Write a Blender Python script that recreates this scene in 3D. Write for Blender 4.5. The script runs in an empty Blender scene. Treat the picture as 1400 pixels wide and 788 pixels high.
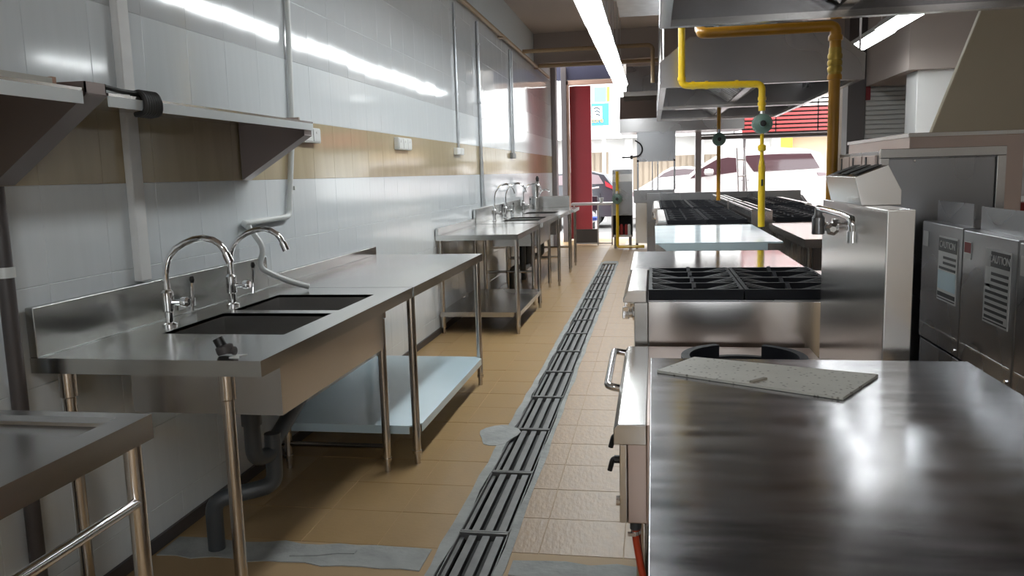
import bpy, bmesh, math, random
from mathutils import Vector, Matrix
random.seed(7)
SC = bpy.context.scene
COL = SC.collection
R = math.radians

# ------------------------------------------------------------------ camera
YAW, PITCH, ROLL, FPX, EYE = R(9.975), R(7.981), R(-1.57), 1110.0, Vector((0, 0, 1.35))
FW = Vector((-math.sin(YAW) * math.cos(PITCH), math.cos(YAW) * math.cos(PITCH), -math.sin(PITCH)))
_r0 = Vector((math.cos(YAW), math.sin(YAW), 0)); _u0 = _r0.cross(FW)
RT = _r0 * math.cos(ROLL) + _u0 * math.sin(ROLL); UP = RT.cross(FW)
cam = bpy.data.cameras.new('camera'); camo = bpy.data.objects.new('camera', cam); COL.objects.link(camo)
cam.sensor_width = 36; cam.lens = FPX / 1400 * 36; cam.clip_end = 300; cam.clip_start = .02
camo.matrix_world = Matrix(((RT.x, UP.x, -FW.x, 0), (RT.y, UP.y, -FW.y, 0), (RT.z, UP.z, -FW.z, EYE.z), (0, 0, 0, 1)))
SC.camera = camo

def seen_size(p):                      # rough on-screen size of a small piece at p, 0 when outside the frame
    v = Vector(p) - EYE; z = v.dot(FW)
    if z < .3: return 0
    x, y = 700 + FPX * v.dot(RT) / z, 394 - FPX * v.dot(UP) / z
    return 1 / z if -40 < x < 1440 and -40 < y < 828 else 0

# ------------------------------------------------------------------ world, sun, exposure
w = bpy.data.worlds.new('sky'); SC.world = w; w.use_nodes = True
bg = w.node_tree.nodes['Background']; bg.inputs[0].default_value = (.93, .97, 1, 1); bg.inputs[1].default_value = 3.8
sun = bpy.data.lights.new('sun', 'SUN'); sun.energy = 1.1; sun.angle = R(3); sun.color = (1, .96, .9)
suno = bpy.data.objects.new('sun', sun); COL.objects.link(suno); suno.rotation_euler = (R(38), 0, R(-18)); suno.location = (0, 10, 12)
LAMP = 19.0
SC.view_settings.view_transform = 'Standard'; SC.view_settings.look = 'None'
SC.view_settings.exposure = 0.55; SC.view_settings.gamma = 1; SC.view_settings.use_curve_mapping = False
try:
    SC.cycles.use_denoising = True; SC.cycles.max_bounces = 10; SC.cycles.glossy_bounces = 6
    SC.cycles.sample_clamp_indirect = 6; SC.cycles.caustics_reflective = False
except Exception: pass

# ------------------------------------------------------------------ materials
def mat(name, col, rough=.5, metal=0, var=.0, vscale=(6, 6, 6), rvar=.0, bump=0, bscale=(20, 20, 20), emit=0, trans=0, spec=None, coat=0, detail=None, col2=None):
    if detail is None: detail = 0 if metal == 1 else 3
    m = bpy.data.materials.new(name); m.use_nodes = True
    nt = m.node_tree; N = nt.nodes; L = nt.links; b = N['Principled BSDF']
    b.inputs['Base Color'].default_value = (*col, 1); b.inputs['Roughness'].default_value = rough; b.inputs['Metallic'].default_value = metal
    if spec is not None: b.inputs['Specular IOR Level'].default_value = spec
    if coat: b.inputs['Coat Weight'].default_value = coat; b.inputs['Coat Roughness'].default_value = .08
    if trans: b.inputs['Transmission Weight'].default_value = trans
    if emit: b.inputs['Emission Color'].default_value = (*col, 1); b.inputs['Emission Strength'].default_value = emit
    def noise(sc, d=3):
        tc = N.new('ShaderNodeTexCoord'); mp = N.new('ShaderNodeMapping'); mp.inputs['Scale'].default_value = sc
        L.new(tc.outputs['Object'], mp.inputs['Vector']); n = N.new('ShaderNodeTexNoise'); n.inputs['Scale'].default_value = 1; n.inputs['Detail'].default_value = d
        L.new(mp.outputs[0], n.inputs['Vector']); return n.outputs[0]
    if var or rvar:
        f = noise(vscale, detail)
        if var:
            rp = N.new('ShaderNodeValToRGB'); e = rp.color_ramp.elements
            e[0].position = .2; e[1].position = .8
            c0 = col2 if col2 else tuple(max(0, c * (1 - var)) for c in col)
            e[0].color = (*c0, 1); e[1].color = (*(col if col2 else tuple(min(1, c * (1 + var)) for c in col)), 1)
            L.new(f, rp.inputs[0]); L.new(rp.outputs[0], b.inputs['Base Color'])
        if rvar:
            mr = N.new('ShaderNodeMapRange'); mr.inputs[1].default_value = .15; mr.inputs[2].default_value = .85
            mr.inputs[3].default_value = max(.02, rough - rvar); mr.inputs[4].default_value = rough + rvar
            L.new(f, mr.inputs[0]); L.new(mr.outputs[0], b.inputs['Roughness'])
    if bump:
        bp = N.new('ShaderNodeBump'); bp.inputs['Strength'].default_value = bump; bp.inputs['Distance'].default_value = .01
        L.new(noise(bscale, 0 if metal == 1 else 3), bp.inputs['Height']); L.new(bp.outputs[0], b.inputs['Normal'])
    return m
M = dict(
    steel=mat('steel_sheet', (.58, .57, .56), .24, 1, .04, (2, 2, 2), .05, .008, (1, 1, 1)),
    steel_top=mat('steel_worktop', (.52, .53, .52), .2, 1, .06, (3, 2, 3), .06, .008, (1.2, 1.2, 1.2)),
    steel_mirror=mat('steel_polished', (.66, .66, .66), .11, 1, .03, (3, 3, 3), .03),
    steel_bright=mat('steel_bright', (.72, .70, .68), .2, 1, .03, (2, 2, 2), .04, .008, (1.2, 1.2, 1.2)),
    steel_smear=mat('steel_smeared', (.50, .50, .53), .19, 1, .2, (5, 24, 5), .07, .01, (2, .6, 2), detail=6),
    steel_tube=mat('steel_tube', (.60, .56, .52), .2, 1, .05, (8, 8, 3)),
    steel_hood=mat('steel_hood', (.38, .37, .375), .24, 1, .04, (2, 2, 2), .05, .04, (1.2, 1.2, 1.2)),
    steel_shadow=mat('steel_shaded', (.24, .20, .19), .35, 1, .05, (3, 3, 3), .04), steel_skirt=mat('steel_canopy', (.30, .29, .29), .25, 1, .04, (2, 2, 2), .04),  # bracket steel darkened for the shade under the wall shelves
    galv=mat('zinc_sheet', (.60, .62, .64), .4, 1, .1, (12, 12, 12), .06),
    steel_dull=mat('steel_dull', (.32, .32, .33), .28, 1, .05, (3, 3, 3), .05, .01, (2, 2, 2)),
    chrome=mat('chrome', (.85, .85, .86), .07, 1),
    steel_pink=mat('steel_pinkish', (.46, .375, .34), .32, 1, .1, (4, 4, 4), .06),  # pinkish base colour with slight random variation
    film=mat('protective_film', (.62, .77, .84), .16, 0, .03, (3, 3, 3), .04, .05, (3, 3, 3)),
    filmwhite=mat('white_film', (.74, .79, .81), .3),
    filmskirt=mat('film_skirt', (.62, .77, .84), .3),
    tile=mat('wall_tile_white', (.80, .84, .865), .1, 0, .03, (1, 25, 2), .04, .03, (.5, 5, .8), spec=.6),
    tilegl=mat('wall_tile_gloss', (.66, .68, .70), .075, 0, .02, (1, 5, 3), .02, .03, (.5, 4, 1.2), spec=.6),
    tiletan=mat('wall_tile_tan', (.51, .42, .27), .09, 0, .08, (1, 14, 2), .04, .03, (.5, 5, .8), spec=.6),
    grout=mat('grout', (.66, .70, .71), .4),
    plaster=mat('plaster', (.60, .56, .52), .85, 0, .05, (2, 2, 2)),
    plasterw=mat('plaster_white', (.74, .73, .72), .7, 0, .04, (1.5, 1.5, 1.5)),
    ceil=mat('ceiling_paint', (.55, .48, .44), .8, 0, .06, (.8, .8, .8)),
    bulk=mat('bulkhead_paint', (.40, .34, .31), .8),
    beige=mat('beige_paint', (.46, .39, .29), .75, 0, .04, (2, 2, 2)),
    ftile=mat('floor_tile_tan', (.40, .26, .12), .36, 0, .10, (9, 4, 4), .06, .06, (60, 60, 60), detail=5),
    fslate=mat('floor_tile_slate', (.40, .27, .16), .42, 0, .14, (30, 14, 10), .06, .2, (70, 26, 30), detail=4),
    fgrout=mat('floor_grout', (.43, .29, .15), .6),
    cement=mat('cement', (.36, .37, .36), .75, 0, .25, (10, 10, 10), .1, .4, (30, 30, 30), detail=6),
    slab=mat('concrete_slab', (.30, .29, .27), .85),
    pit=mat('drain_pit', (.02, .02, .02), .7),
    grate=mat('drain_steel', (.17, .17, .168), .5, .55, .25, (14, 14, 14), .1),
    iron=mat('cast_iron', (.012, .013, .018), .58, 0, .2, (20, 20, 20), .08, .1, (90, 90, 90), spec=.3),
    black=mat('black_plastic', (.015, .014, .015), .35),
    rubber=mat('black_rubber', (.02, .02, .02), .6),
    pvc=mat('white_pvc', (.72, .74, .73), .35),
    pvcgrey=mat('grey_pvc', (.06, .066, .072), .38),
    pvcdark=mat('dark_pipe', (.075, .065, .065), .45),
    paint_w=mat('white_paint', (.86, .86, .85), .6, 0, .05, (3, 3, 14)),
    yellow=mat('yellow_paint', (.80, .52, .01), .32, coat=.3),
    orange=mat('amber_paint', (.48, .22, .012), .38, 0, .08, (4, 4, 9)),
    brass=mat('valve_brass', (.42, .28, .05), .42, .6, .3, (30, 30, 30)),
    green=mat('regulator_green', (.15, .235, .20), .42, 0, .08, (20, 20, 20)),
    hose=mat('red_hose', (.55, .06, .02), .35),
    brownpipe=mat('brown_pipe', (.33, .22, .12), .45),
    red=mat('red_paint', (.24, .022, .03), .42, 0, .06, (2, 2, 2)),
    redsign=mat('red_sign', (.36, .045, .045), .5),
    frame=mat('door_frame_pink', (.55, .36, .28), .5),
    navy=mat('navy_lintel', (.035, .035, .065), .5),
    darkmetal=mat('dark_frame', (.10, .085, .085), .45),
    post=mat('grey_post', (.26, .23, .24), .45),
    terrazzo=mat('terrazzo', (.52, .50, .45), .5, 0, .0),
    wood=mat('wood_chip', (.30, .27, .22), .7),
    board=mat('pale_board', (.60, .58, .52), .6),
    boardend=mat('raw_edge', (.55, .33, .24), .7),
    label=mat('label_silver', (.62, .62, .61), .4, .2), labelblack=mat('label_black', (.02, .02, .022), .4),
    lamp=mat('lamp_diffuser', (.94, .99, 1), .4, emit=LAMP),
    lampbody=mat('lamp_housing', (.75, .76, .77), .4),
    carwhite_shaded=mat('car_white_shaded', (.50, .455, .45), .25, coat=.6), carglass=mat('car_glass', (.06, .03, .035), .06, spec=.7),  # car white darkened for the shade under the awning
    carblack=mat('car_black', (.02, .021, .028), .2, coat=.6), tyre=mat('tyre', (.02, .02, .02), .7), alloy=mat('alloy', (.5, .5, .52), .3, .9),
    tail=mat('tail_light', (.30, .02, .03), .2), taildark=mat('lamp_cluster', (.20, .15, .16), .2),
    asphalt=mat('asphalt', (.16, .155, .15), .85, 0, .15, (8, 8, 8)), pave=mat('pavement', (.45, .36, .33), .7, 0, .08, (4, 4, 4)),
    facade=mat('facade_white', (.80, .79, .77), .7), tanshut=mat('tan_shutter', (.36, .29, .22), .6), interior=mat('warm_interior', (.70, .52, .36), .7),
    cyan=mat('poster_blue', (.05, .24, .36), .5), aqua=mat('poster_aqua', (.16, .36, .38), .5), posterw=mat('poster_white', (.8, .8, .78), .5),
    posto=mat('poster_orange', (.80, .30, .05), .5), postd=mat('poster_ink', (.05, .07, .09), .5),
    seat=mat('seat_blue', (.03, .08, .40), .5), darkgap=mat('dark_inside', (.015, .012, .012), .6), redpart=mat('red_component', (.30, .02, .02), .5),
    ribwhite=mat('shutter_white', (.62, .61, .60), .5), signgreen=mat('plant_green', (.05, .12, .03), .7),
    sockets=mat('socket_plastic', (.78, .79, .78), .35), switchgrey=mat('switch_grey', (.25, .25, .25), .5),
    alu=mat('aluminium', (.62, .58, .58), .35, .9), glass=mat('display_glass', (.9, .95, .95), .03, trans=1.0))
def terrazzo_nodes():
    m = M['terrazzo']; nt = m.node_tree; N = nt.nodes; L = nt.links
    tc = N.new('ShaderNodeTexCoord'); v = N.new('ShaderNodeTexVoronoi'); v.inputs['Scale'].default_value = 60
    n = N.new('ShaderNodeTexNoise'); n.inputs['Scale'].default_value = 9
    L.new(tc.outputs['Object'], v.inputs['Vector']); L.new(tc.outputs['Object'], n.inputs['Vector'])
    r = N.new('ShaderNodeValToRGB'); e = r.color_ramp.elements; e[0].position = .12; e[0].color = (.25, .23, .2, 1); e[1].position = .26; e[1].color = (.66, .64, .58, 1)
    mx = N.new('ShaderNodeMix'); mx.data_type = 'RGBA'; mx.blend_type = 'MULTIPLY'; mx.inputs[0].default_value = .25
    L.new(v.outputs['Distance'], r.inputs[0]); L.new(r.outputs[0], mx.inputs[6]); L.new(n.outputs[0], mx.inputs[7]); L.new(mx.outputs[2], N['Principled BSDF'].inputs['Base Color'])
terrazzo_nodes()

# ------------------------------------------------------------------ mesh helpers
OFF = {}
class MB:
    def __init__(s): s.bm = bmesh.new()
    def box(s, x0, x1, y0, y1, z0, z1):
        v = [s.bm.verts.new((x, y, z)) for z in (z0, z1) for y in (y0, y1) for x in (x0, x1)]
        for f in ((0, 2, 3, 1), (4, 5, 7, 6), (0, 1, 5, 4), (2, 6, 7, 3), (0, 4, 6, 2), (1, 3, 7, 5)): s.bm.faces.new([v[i] for i in f])
        return s
    def prism(s, poly, axis, a, b, top=None):      # poly in the two other axes (x,y,z order); optional different end outline
        def P(q, t): return {'x': (t, q[0], q[1]), 'y': (q[0], t, q[1]), 'z': (q[0], q[1], t)}[axis]
        A = [s.bm.verts.new(P(q, a)) for q in poly]; B = [s.bm.verts.new(P(q, b)) for q in (top or poly)]; n = len(poly)
        s.bm.faces.new(A); s.bm.faces.new(B[::-1])
        for i in range(n): s.bm.faces.new((A[i], B[i], B[(i + 1) % n], A[(i + 1) % n]))
        return s
    def plate(s, pts, t=.004):                     # a sheet through 3+ points with thickness t
        p = [Vector(q) for q in pts]; n = (p[1] - p[0]).cross(p[2] - p[0]).normalized() * t
        A = [s.bm.verts.new(q) for q in p]; B = [s.bm.verts.new(q + n) for q in p]; k = len(p)
        s.bm.faces.new(A); s.bm.faces.new(B[::-1])
        for i in range(k): s.bm.faces.new((A[i], B[i], B[(i + 1) % k], A[(i + 1) % k]))
        return s
    def tube(s, pts, r, n=12, fil=0, cap=True, r2=None):
        p = [Vector(q) for q in pts]
        if fil:
            o = [p[0]]
            for i in range(1, len(p) - 1):
                a, c, b = p[i - 1], p[i], p[i + 1]; f = min(fil, (a - c).length * .49, (b - c).length * .49)
                q0 = c + (a - c).normalized() * f; q2 = c + (b - c).normalized() * f
                for k in range(7):
                    t = k / 6; o.append(q0 * (1 - t) ** 2 + c * 2 * t * (1 - t) + q2 * t * t)
            o.append(p[-1]); p = o
        rings = []; d = (p[1] - p[0]).normalized(); u = d.orthogonal().normalized()
        for i, q in enumerate(p):
            if 0 < i < len(p) - 1: dn = ((p[i + 1] - q).normalized() + (q - p[i - 1]).normalized()).normalized()
            elif i == 0: dn = (p[1] - q).normalized()
            else: dn = (q - p[i - 1]).normalized()
            u = (u - dn * u.dot(dn)).normalized(); v = dn.cross(u)
            rr = r if r2 is None else r + (r2 - r) * i / (len(p) - 1)
            rings.append([s.bm.verts.new(q + (u * math.cos(2 * math.pi * k / n) + v * math.sin(2 * math.pi * k / n)) * rr) for k in range(n)])
        for a, b in zip(rings, rings[1:]):
            for k in range(n): s.bm.faces.new((a[k], a[(k + 1) % n], b[(k + 1) % n], b[k]))
        if cap: s.bm.faces.new(rings[0][::-1]); s.bm.faces.new(rings[-1])
        return s
    def lathe(s, prof, c, axis=(0, 0, 1), n=16, a0=0, a1=2 * math.pi):
        c = Vector(c); ax = Vector(axis).normalized(); u = ax.orthogonal().normalized(); v = ax.cross(u); full = abs(a1 - a0 - 2 * math.pi) < 1e-6
        m = n if full else n + 1; rings = []
        for r, h in prof: rings.append([s.bm.verts.new(c + ax * h + (u * math.cos(a0 + (a1 - a0) * k / n) + v * math.sin(a0 + (a1 - a0) * k / n)) * max(r, 1e-4)) for k in range(m)])
        for a, b in zip(rings, rings[1:]):
            for k in range(n): s.bm.faces.new((a[k], a[(k + 1) % m], b[(k + 1) % m], b[k]))
        if full: s.bm.faces.new(rings[0][::-1]); s.bm.faces.new(rings[-1])
        return s
    def build(s, name, m, parent=None, bev=0, smooth=32, kind=None, label=None):
        bmesh.ops.recalc_face_normals(s.bm, faces=s.bm.faces[:])
        off = OFF.get(parent.name, Vector()) if parent else Vector()
        if off.length: bmesh.ops.translate(s.bm, verts=s.bm.verts[:], vec=-off)
        me = bpy.data.meshes.new(name); s.bm.to_mesh(me); s.bm.free()
        me.materials.append(M[m] if isinstance(m, str) else m)
        o = bpy.data.objects.new(name, me); COL.objects.link(o)
        if parent: o.parent = parent
        OFF[o.name] = off.copy()
        if smooth: me.shade_smooth(); me.set_sharp_from_angle(angle=R(smooth))
        if bev:
            b = o.modifiers.new('bevel', 'BEVEL'); b.width = bev; b.segments = 2; b.limit_method = 'ANGLE'; b.angle_limit = R(40); b.harden_normals = True
        if kind: o['kind'] = kind
        if label: o['label'] = label
        return o
def tag(o, label, cat, group=None):
    o['label'] = label; o['category'] = cat
    if group: o['group'] = group
    return o
def thing(name, label, cat, loc, group=None):
    o = bpy.data.objects.new(name, None); COL.objects.link(o); o.location = loc; o.empty_display_size = .05
    OFF[o.name] = Vector(loc); return tag(o, label, cat, group)
def struct(name, m, b, parent=None, bev=0):
    o = b.build(name, m, parent, bev)
    if not parent: o['kind'] = 'structure'
    return o
def copytree(o, parent=None, loc=None):
    c = o.copy(); COL.objects.link(c); c.parent = parent; OFF[c.name] = OFF.get(o.name, Vector()).copy()
    if loc is not None: OFF[c.name] = Vector(loc); c.location = loc
    for ch in list(o.children): copytree(ch, c)
    return c
def B(*a): return MB().box(*a)

# ------------------------------------------------------------------ the setting
WX = -1.825
FL = MB().box(-2.1, -.742, -2.6, 16.6, -.25, -.0015).box(-.535, 4.6, -2.6, 16.6, -.25, -.0015).box(-.742, -.535, -2.6, 2.2, -.25, -.0015).box(-.742, -.535, 12.02, 16.6, -.25, -.0015).box(-.742, -.535, 2.2, 12.02, -.25, -.16)
floor = struct('floor', 'fgrout', FL)
xs = [-.71, -.408, -.107, .194, .495, .796, 1.097, 1.398, 1.70, 2.0, 2.3, 2.6]
G = .0011
def tilemesh(x0, x1, y0, y1, m, name):
    b = MB(); z0, z1 = -.012, 0; c = .001
    b.prism([(x0 + G, y0 + G), (x1 - G, y0 + G), (x1 - G, y1 - G), (x0 + G, y1 - G)], 'z', z0, z1 - c)
    b.prism([(x0 + G, y0 + G), (x1 - G, y0 + G), (x1 - G, y1 - G), (x0 + G, y1 - G)], 'z', z1 - c, z1, [(x0 + G + c, y0 + G + c), (x1 - G - c, y0 + G + c), (x1 - G - c, y1 - G - c), (x0 + G + c, y1 - G - c)])
    return b
cells = []
colsL = [(-1.825, -1.614), (-1.614, -1.312), (-1.312, -1.011), (-1.011, -.772)]
colsR = [(-.515, -.408)] + [(xs[i], xs[i + 1]) for i in range(1, 9)]
rows = [2.72 + .3 * k for k in range(-5, 45)]
for (x0, x1) in colsL + colsR:
    left = x1 < -.7
    for y in rows:
        y0, y1 = y, y + .3
        if y0 > 15.9: continue
        if left and y0 < 2.7 < y1 + .01: continue
        if abs(y0 - 2.42) < .01:
            y0, y1 = (2.42, 2.545)
        if y0 < 1.0 or (x0 > .15 and y0 < 4.2): continue
        cells.append((x0, x1, y0, y1))
cells.sort(key=lambda c: -(seen_size(((c[0] + c[1]) / 2, (c[2] + c[3]) / 2, 0)) * (2.0 if c[0] < -.15 and c[1] > -1.4 else .6)))
# tiles share one mesh per size
cache = {}
def place_tile(c):
    key = (round(c[1] - c[0], 3), round(c[3] - c[2], 3), c[0] < -.7)
    if key not in cache:
        cache[key] = tilemesh(0, key[0], 0, key[1], None, '').build('floor_tile', 'ftile' if key[2] else 'fslate', floor)
        o = cache[key]
    else:
        o = cache[key].copy(); COL.objects.link(o)
    o.location = (c[0], c[2], random.uniform(-.0006, .0006)); o.rotation_euler = (random.uniform(-.0012, .0012), random.uniform(-.0012, .0012), 0)
for c in cells[:300]: place_tile(c)
rest = {True: MB(), False: MB()}
for c in cells[300:]:
    rest[c[0] < -.7].prism([(c[0] + G, c[2] + G), (c[1] - G, c[2] + G), (c[1] - G, c[3] - G), (c[0] + G, c[3] - G)], 'z', -.012, 0)
rest[True].build('tile_field', 'ftile', floor, kind='stuff'); rest[False].build('tile_field', 'fslate', floor, kind='stuff')
# cement bands beside the drain and across the floor
b = MB()
def ragged(b, xa, xb, ya, yb, n, amp, z=.0015, axis='y'):
    L_, R_ = [], []
    for i in range(n + 1):
        t = ya + (yb - ya) * i / n
        L_.append((xa + random.uniform(-amp, amp), t)); R_.append((xb + random.uniform(-amp, amp), t))
    for i in range(n):
        q = [L_[i], R_[i], R_[i + 1], L_[i + 1]]
        if axis == 'x': q = [(p[1], p[0]) for p in q]
        b.prism(q, 'z', -.012, z)
ragged(b, -.775, -.737, 1.9, 12.2, 60, .007); ragged(b, -.538, -.511, 1.9, 12.2, 60, .006)
ragged(b, 2.545, 2.70, -1.80, -.80, 14, .016, .0022, 'x'); ragged(b, 2.55, 2.66, -.49, .6, 12, .012, .0022, 'x')
ragged(b, -.74, -.53, 12.03, 12.35, 4, .01)
blob = [(-.78 + .10 * math.cos(a) * (1 + .2 * math.sin(3 * a)) - .02, 4.02 + .17 * math.sin(a)) for a in [2 * math.pi * k / 18 for k in range(18)]]
b.prism(blob, 'z', -.005, .0024)
b.build('cement_band', 'cement', floor)
ck = MB()
ck.prism([(-1.30, 2.60), (-1.20, 2.625), (-1.135, 2.655), (-1.07, 2.66), (-1.07, 2.635), (-1.13, 2.63), (-1.2, 2.605), (-1.3, 2.59)], 'z', .001, .006)
ck.build('cement_crust', 'cement', floor, label='lifted lip of a broken cement patch')
pit = MB()
for x0, x1 in ((-.742, -.738), (-.539, -.535)): pit.box(x0, x1, 2.2, 12.02, -.16, -.003)
pit.box(-.738, -.539, 2.2, 12.02, -.16, -.155)
pit.build('drain_channel', 'pit', floor)

wall = struct('wall_left', 'grout', B(-2.05, WX - .0022, -2.6, 15.2, -.2, 3.5))
wt = []
ys = [3.948 + .2927 * k for k in range(-13, 39)]
zs = [.0, .155, .455, .755, 1.055, 1.355, 1.655, 1.955, 2.255, 2.555, 2.855, 3.0]
for i in range(len(zs) - 1):
    for y in ys:
        if y + .29 > 15.2: continue
        wt.append((y, zs[i], zs[i + 1] - zs[i]))
def wkey(c):
    s = seen_size((WX, c[0] + .146, c[1] + c[2] / 2)); return -s * (.4 if c[1] < .7 else 1)
wt.sort(key=wkey)
wc = {}
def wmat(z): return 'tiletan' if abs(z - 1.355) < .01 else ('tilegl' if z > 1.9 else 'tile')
def wallprism(b, y, z, h, X=WX):
    g = .0005
    b.prism([(y + g, z + g), (y + .2927 - g, z + g), (y + .2927 - g, z + h - g), (y + g, z + h - g)], 'x', X - .0095, X - .0015)
    b.prism([(y + g, z + g), (y + .2927 - g, z + g), (y + .2927 - g, z + h - g), (y + g, z + h - g)], 'x', X - .0015, X, [(y + .0016, z + .002), (y + .2911, z + .002), (y + .2911, z + h - .002), (y + .0016, z + h - .002)])
for c in wt[:300]:
    k = (round(c[2], 3), wmat(c[1]))
    if k not in wc:
        b = MB(); wallprism(b, -.146, -c[2] / 2, c[2], 0); o = wc[k] = b.build('wall_tile', k[1], wall)
    else: o = wc[k].copy(); COL.objects.link(o)
    o.location = (WX + random.uniform(-.0006, 0), c[0] + .146, c[1] + c[2] / 2); o.rotation_euler = (0, random.uniform(-.0010, .0010), random.uniform(-.0012, .0012))
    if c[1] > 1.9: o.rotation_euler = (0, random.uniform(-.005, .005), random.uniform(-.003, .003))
rw = {}
for c in wt[300:]:
    wallprism(rw.setdefault(wmat(c[1]), MB()), *c)
for k, b in rw.items(): b.build('tile_field', k, wall, kind='stuff')
struct('ceiling', 'ceil', B(-2.1, 4.6, -2.7, 15.6, 3.5, 3.65))
struct('trim_1', 'bulk', B(-1.825, 4.2, 12.9, 13.5, 3.05, 3.5)); struct('trim_2', 'bulk', B(-1.825, 4.2, 8.2, 8.6, 3.2, 3.5))
struct('wall_right', 'plasterw', B(3.6, 3.75, -2.6, 16.4, -.1, 3.5)); struct('wall_back', 'plasterw', MB().box(-2.1, .2, -2.75, -2.6, -.1, 3.5).box(.9, 3.75, -2.75, -2.6, -.1, 3.5).box(.2, .9, -2.75, -2.6, 2.1, 3.5))  # unseen doorway added in the back wall to let sky light in
struct('trim_3', 'paint_w', B(WX, WX + .03, 2.60, 2.665, 1.005, 3.0), bev=.006)       # painted trunking strip up the tiles
struct('baseboard_left', 'pvcdark', B(WX, WX + .012, 1.0, 8.2, 0, .05))

# far wall, shopfront opening
struct('trim_4', 'post', B(-1.83, -1.74, 15.0, 15.25, 0, 3.5), bev=.004)
struct('trim_5', 'darkmetal', B(-1.74, -1.64, 15.9, 16.1, 0, 3.35), bev=.004)
struct('trim_6', 'navy', MB().box(-1.83, 3.6, 16.0, 16.15, 3.12, 3.65))
d = struct('door_1', 'frame', MB().box(-1.70, -1.60, 15.95, 16.1, 0, 3.1).box(-1.70, -.62, 15.95, 16.1, 3.02, 3.1), bev=.006)
B(-1.60, -1.19, 16.12, 16.24, .04, 3.01).build('red_side_panel', 'red', d, .004)
struct('trim_7', 'post', B(.79, .90, 15.9, 16.02, 0, 3.3), bev=.004)
struct('trim_8', 'darkmetal', B(2.50, 2.72, 11.4, 11.7, 0, 3.5), bev=.004)
struct('wall_front', 'plaster', MB().box(3.2, 3.7, 15.9, 16.1, 0, 3.5).box(-.55, 3.2, 15.95, 16.1, 3.0, 3.5))
ws = struct('wall_inner', 'ribwhite', B(2.72, 3.3, 11.5, 11.6, 0, 3.5))
for k in range(22):
    o = B(2.74, 3.26, 11.465, 11.5, 1.45 + k * .06, 1.498 + k * .06).build('shutter_rib', 'ribwhite', ws, .006) if k == 0 else None
    if k == 0: rib0 = o
    else:
        o = rib0.copy(); COL.objects.link(o); o.location = (0, 0, k * .06)
struct('wall_pillar', 'plasterw', B(2.84, 3.6, 9.7, 10.1, 0, 3.5), bev=.01)
struct('wall_stair', 'beige', MB().prism([(1.99, 1.50), (3.6, 1.50), (3.6, 3.5), (2.69, 3.5)], 'y', 6.5, 6.56), bev=.008)
struct('trim_9', 'bulk', B(2.72, 3.6, 9.6, 11.4, 2.35, 3.5))
# outside: pavement, road, buildings
struct('pavement', 'pave', B(-12, 14, 16.6, 18.6, -.2, -.02)); struct('road', 'asphalt', B(-25, 30, 18.6, 60, -.3, -.1))
bw = thing('shophouse', 'white shophouse across the street behind the parked cars', 'building', (2, 30, -.1))
B(-14, 16, 30.1, 32, -.1, 9).build('wall', 'facade', bw)
for x in (-3.6, -.85, 1.62, 4.2, 7.2): B(x - .14, x + .14, 29.6, 30.1, -.1, 2.5).build('pillar', 'facade', bw, .01)
B(-14, 16, 29.2, 30.1, 2.5, 2.75).build('canopy', 'facade', bw)
for i, (x0, x1, zt, mm) in enumerate(((-2.3, -1.6, 2.05, 'tanshut'), (-1.0, 1.45, 1.86, 'tanshut'), (1.8, 4.0, 1.86, 'tanshut'), (4.35, 7.0, 2.4, 'interior'))):
    sh = B(x0, x1, 30.04, 30.1, -.1, zt).build('shopfront_shutter' if i < 3 else 'shopfront_window', mm, bw)
    if i in (0, 1, 2):
        st = MB()
        for k in range(int((x1 - x0) / .22)): st.box(x0 + .22 * k + .02, x0 + .22 * k + .17, 30.0, 30.04, -.1, zt - .04)
        st.build('slats', mm, sh)
B(4.35, 4.75, 29.7, 30.0, 1.5, 2.5).build('yellow_banner', 'yellow', bw)
sg = thing('shop_sign', 'blue and white shop sign with orange lettering seen beyond the red door panel', 'sign', (-1.5, 24, 2.6))
B(-1.80, -1.0, 24.0, 24.06, 2.62, 3.85).build('board', 'posterw', sg)
B(-1.66, -1.32, 23.97, 24.0, 3.35, 3.76).build('picture', 'aqua', sg); B(-1.30, -1.22, 23.97, 24.0, 3.35, 3.76).build('orange_strip', 'posto', sg)
B(-1.75, -1.25, 23.97, 24.0, 2.68, 3.30).build('poster', 'cyan', sg); B(-1.72, -1.44, 23.955, 23.97, 2.85, 3.22).build('picture_panel', 'posterw', sg)
for j in range(3): MB().tube([(-1.68 + .03 * j, 23.95, 3.16 - .09 * j), (-1.58, 23.95, 3.19 - .09 * j), (-1.50, 23.95, 3.13 - .09 * j)], .018, 6, .06).build('ink_stroke', 'postd', sg)
TX = []
def text(body, size, m, parent, loc, rot, name='lettering', extr=.0008):
    c = bpy.data.curves.new(name, 'FONT'); c.body = body; c.size = size; c.extrude = extr; c.align_x = 'CENTER'; c.align_y = 'CENTER'; c.materials.append(M[m])
    o = bpy.data.objects.new(name, c); COL.objects.link(o); o.location = Vector(loc) - OFF.get(parent.name, Vector()); o.rotation_euler = rot; o.parent = parent; TX.append(o); return o
text('tore', .2, 'posto', sg, (-1.58, 23.94, 2.82), (R(90), 0, 0))
MB().tube([(-1.4, 24.03, -.1), (-1.4, 24.03, 2.7)], .05).build('pole', 'facade', sg)
# red sign fascia outside
rs = tag(B(1.95, 4.6, 18.9, 19.0, 2.12, 2.66).build('red_awning', 'redsign', None, .01), 'long red awning board outside above the white van', 'awning'); 
dk = thing('awning_beam', 'dark steel beam under the red awning board outside', 'beam', (3.2, 18.85, 2.0)); B(1.95, 4.6, 18.82, 18.88, 1.98, 2.11).build('beam', 'darkmetal', dk)
for x in (2.0, 4.55): MB().tube([(x, 18.9, -.03), (x, 18.9, 2.0)], .03).build('post', 'darkmetal', dk)
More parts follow.
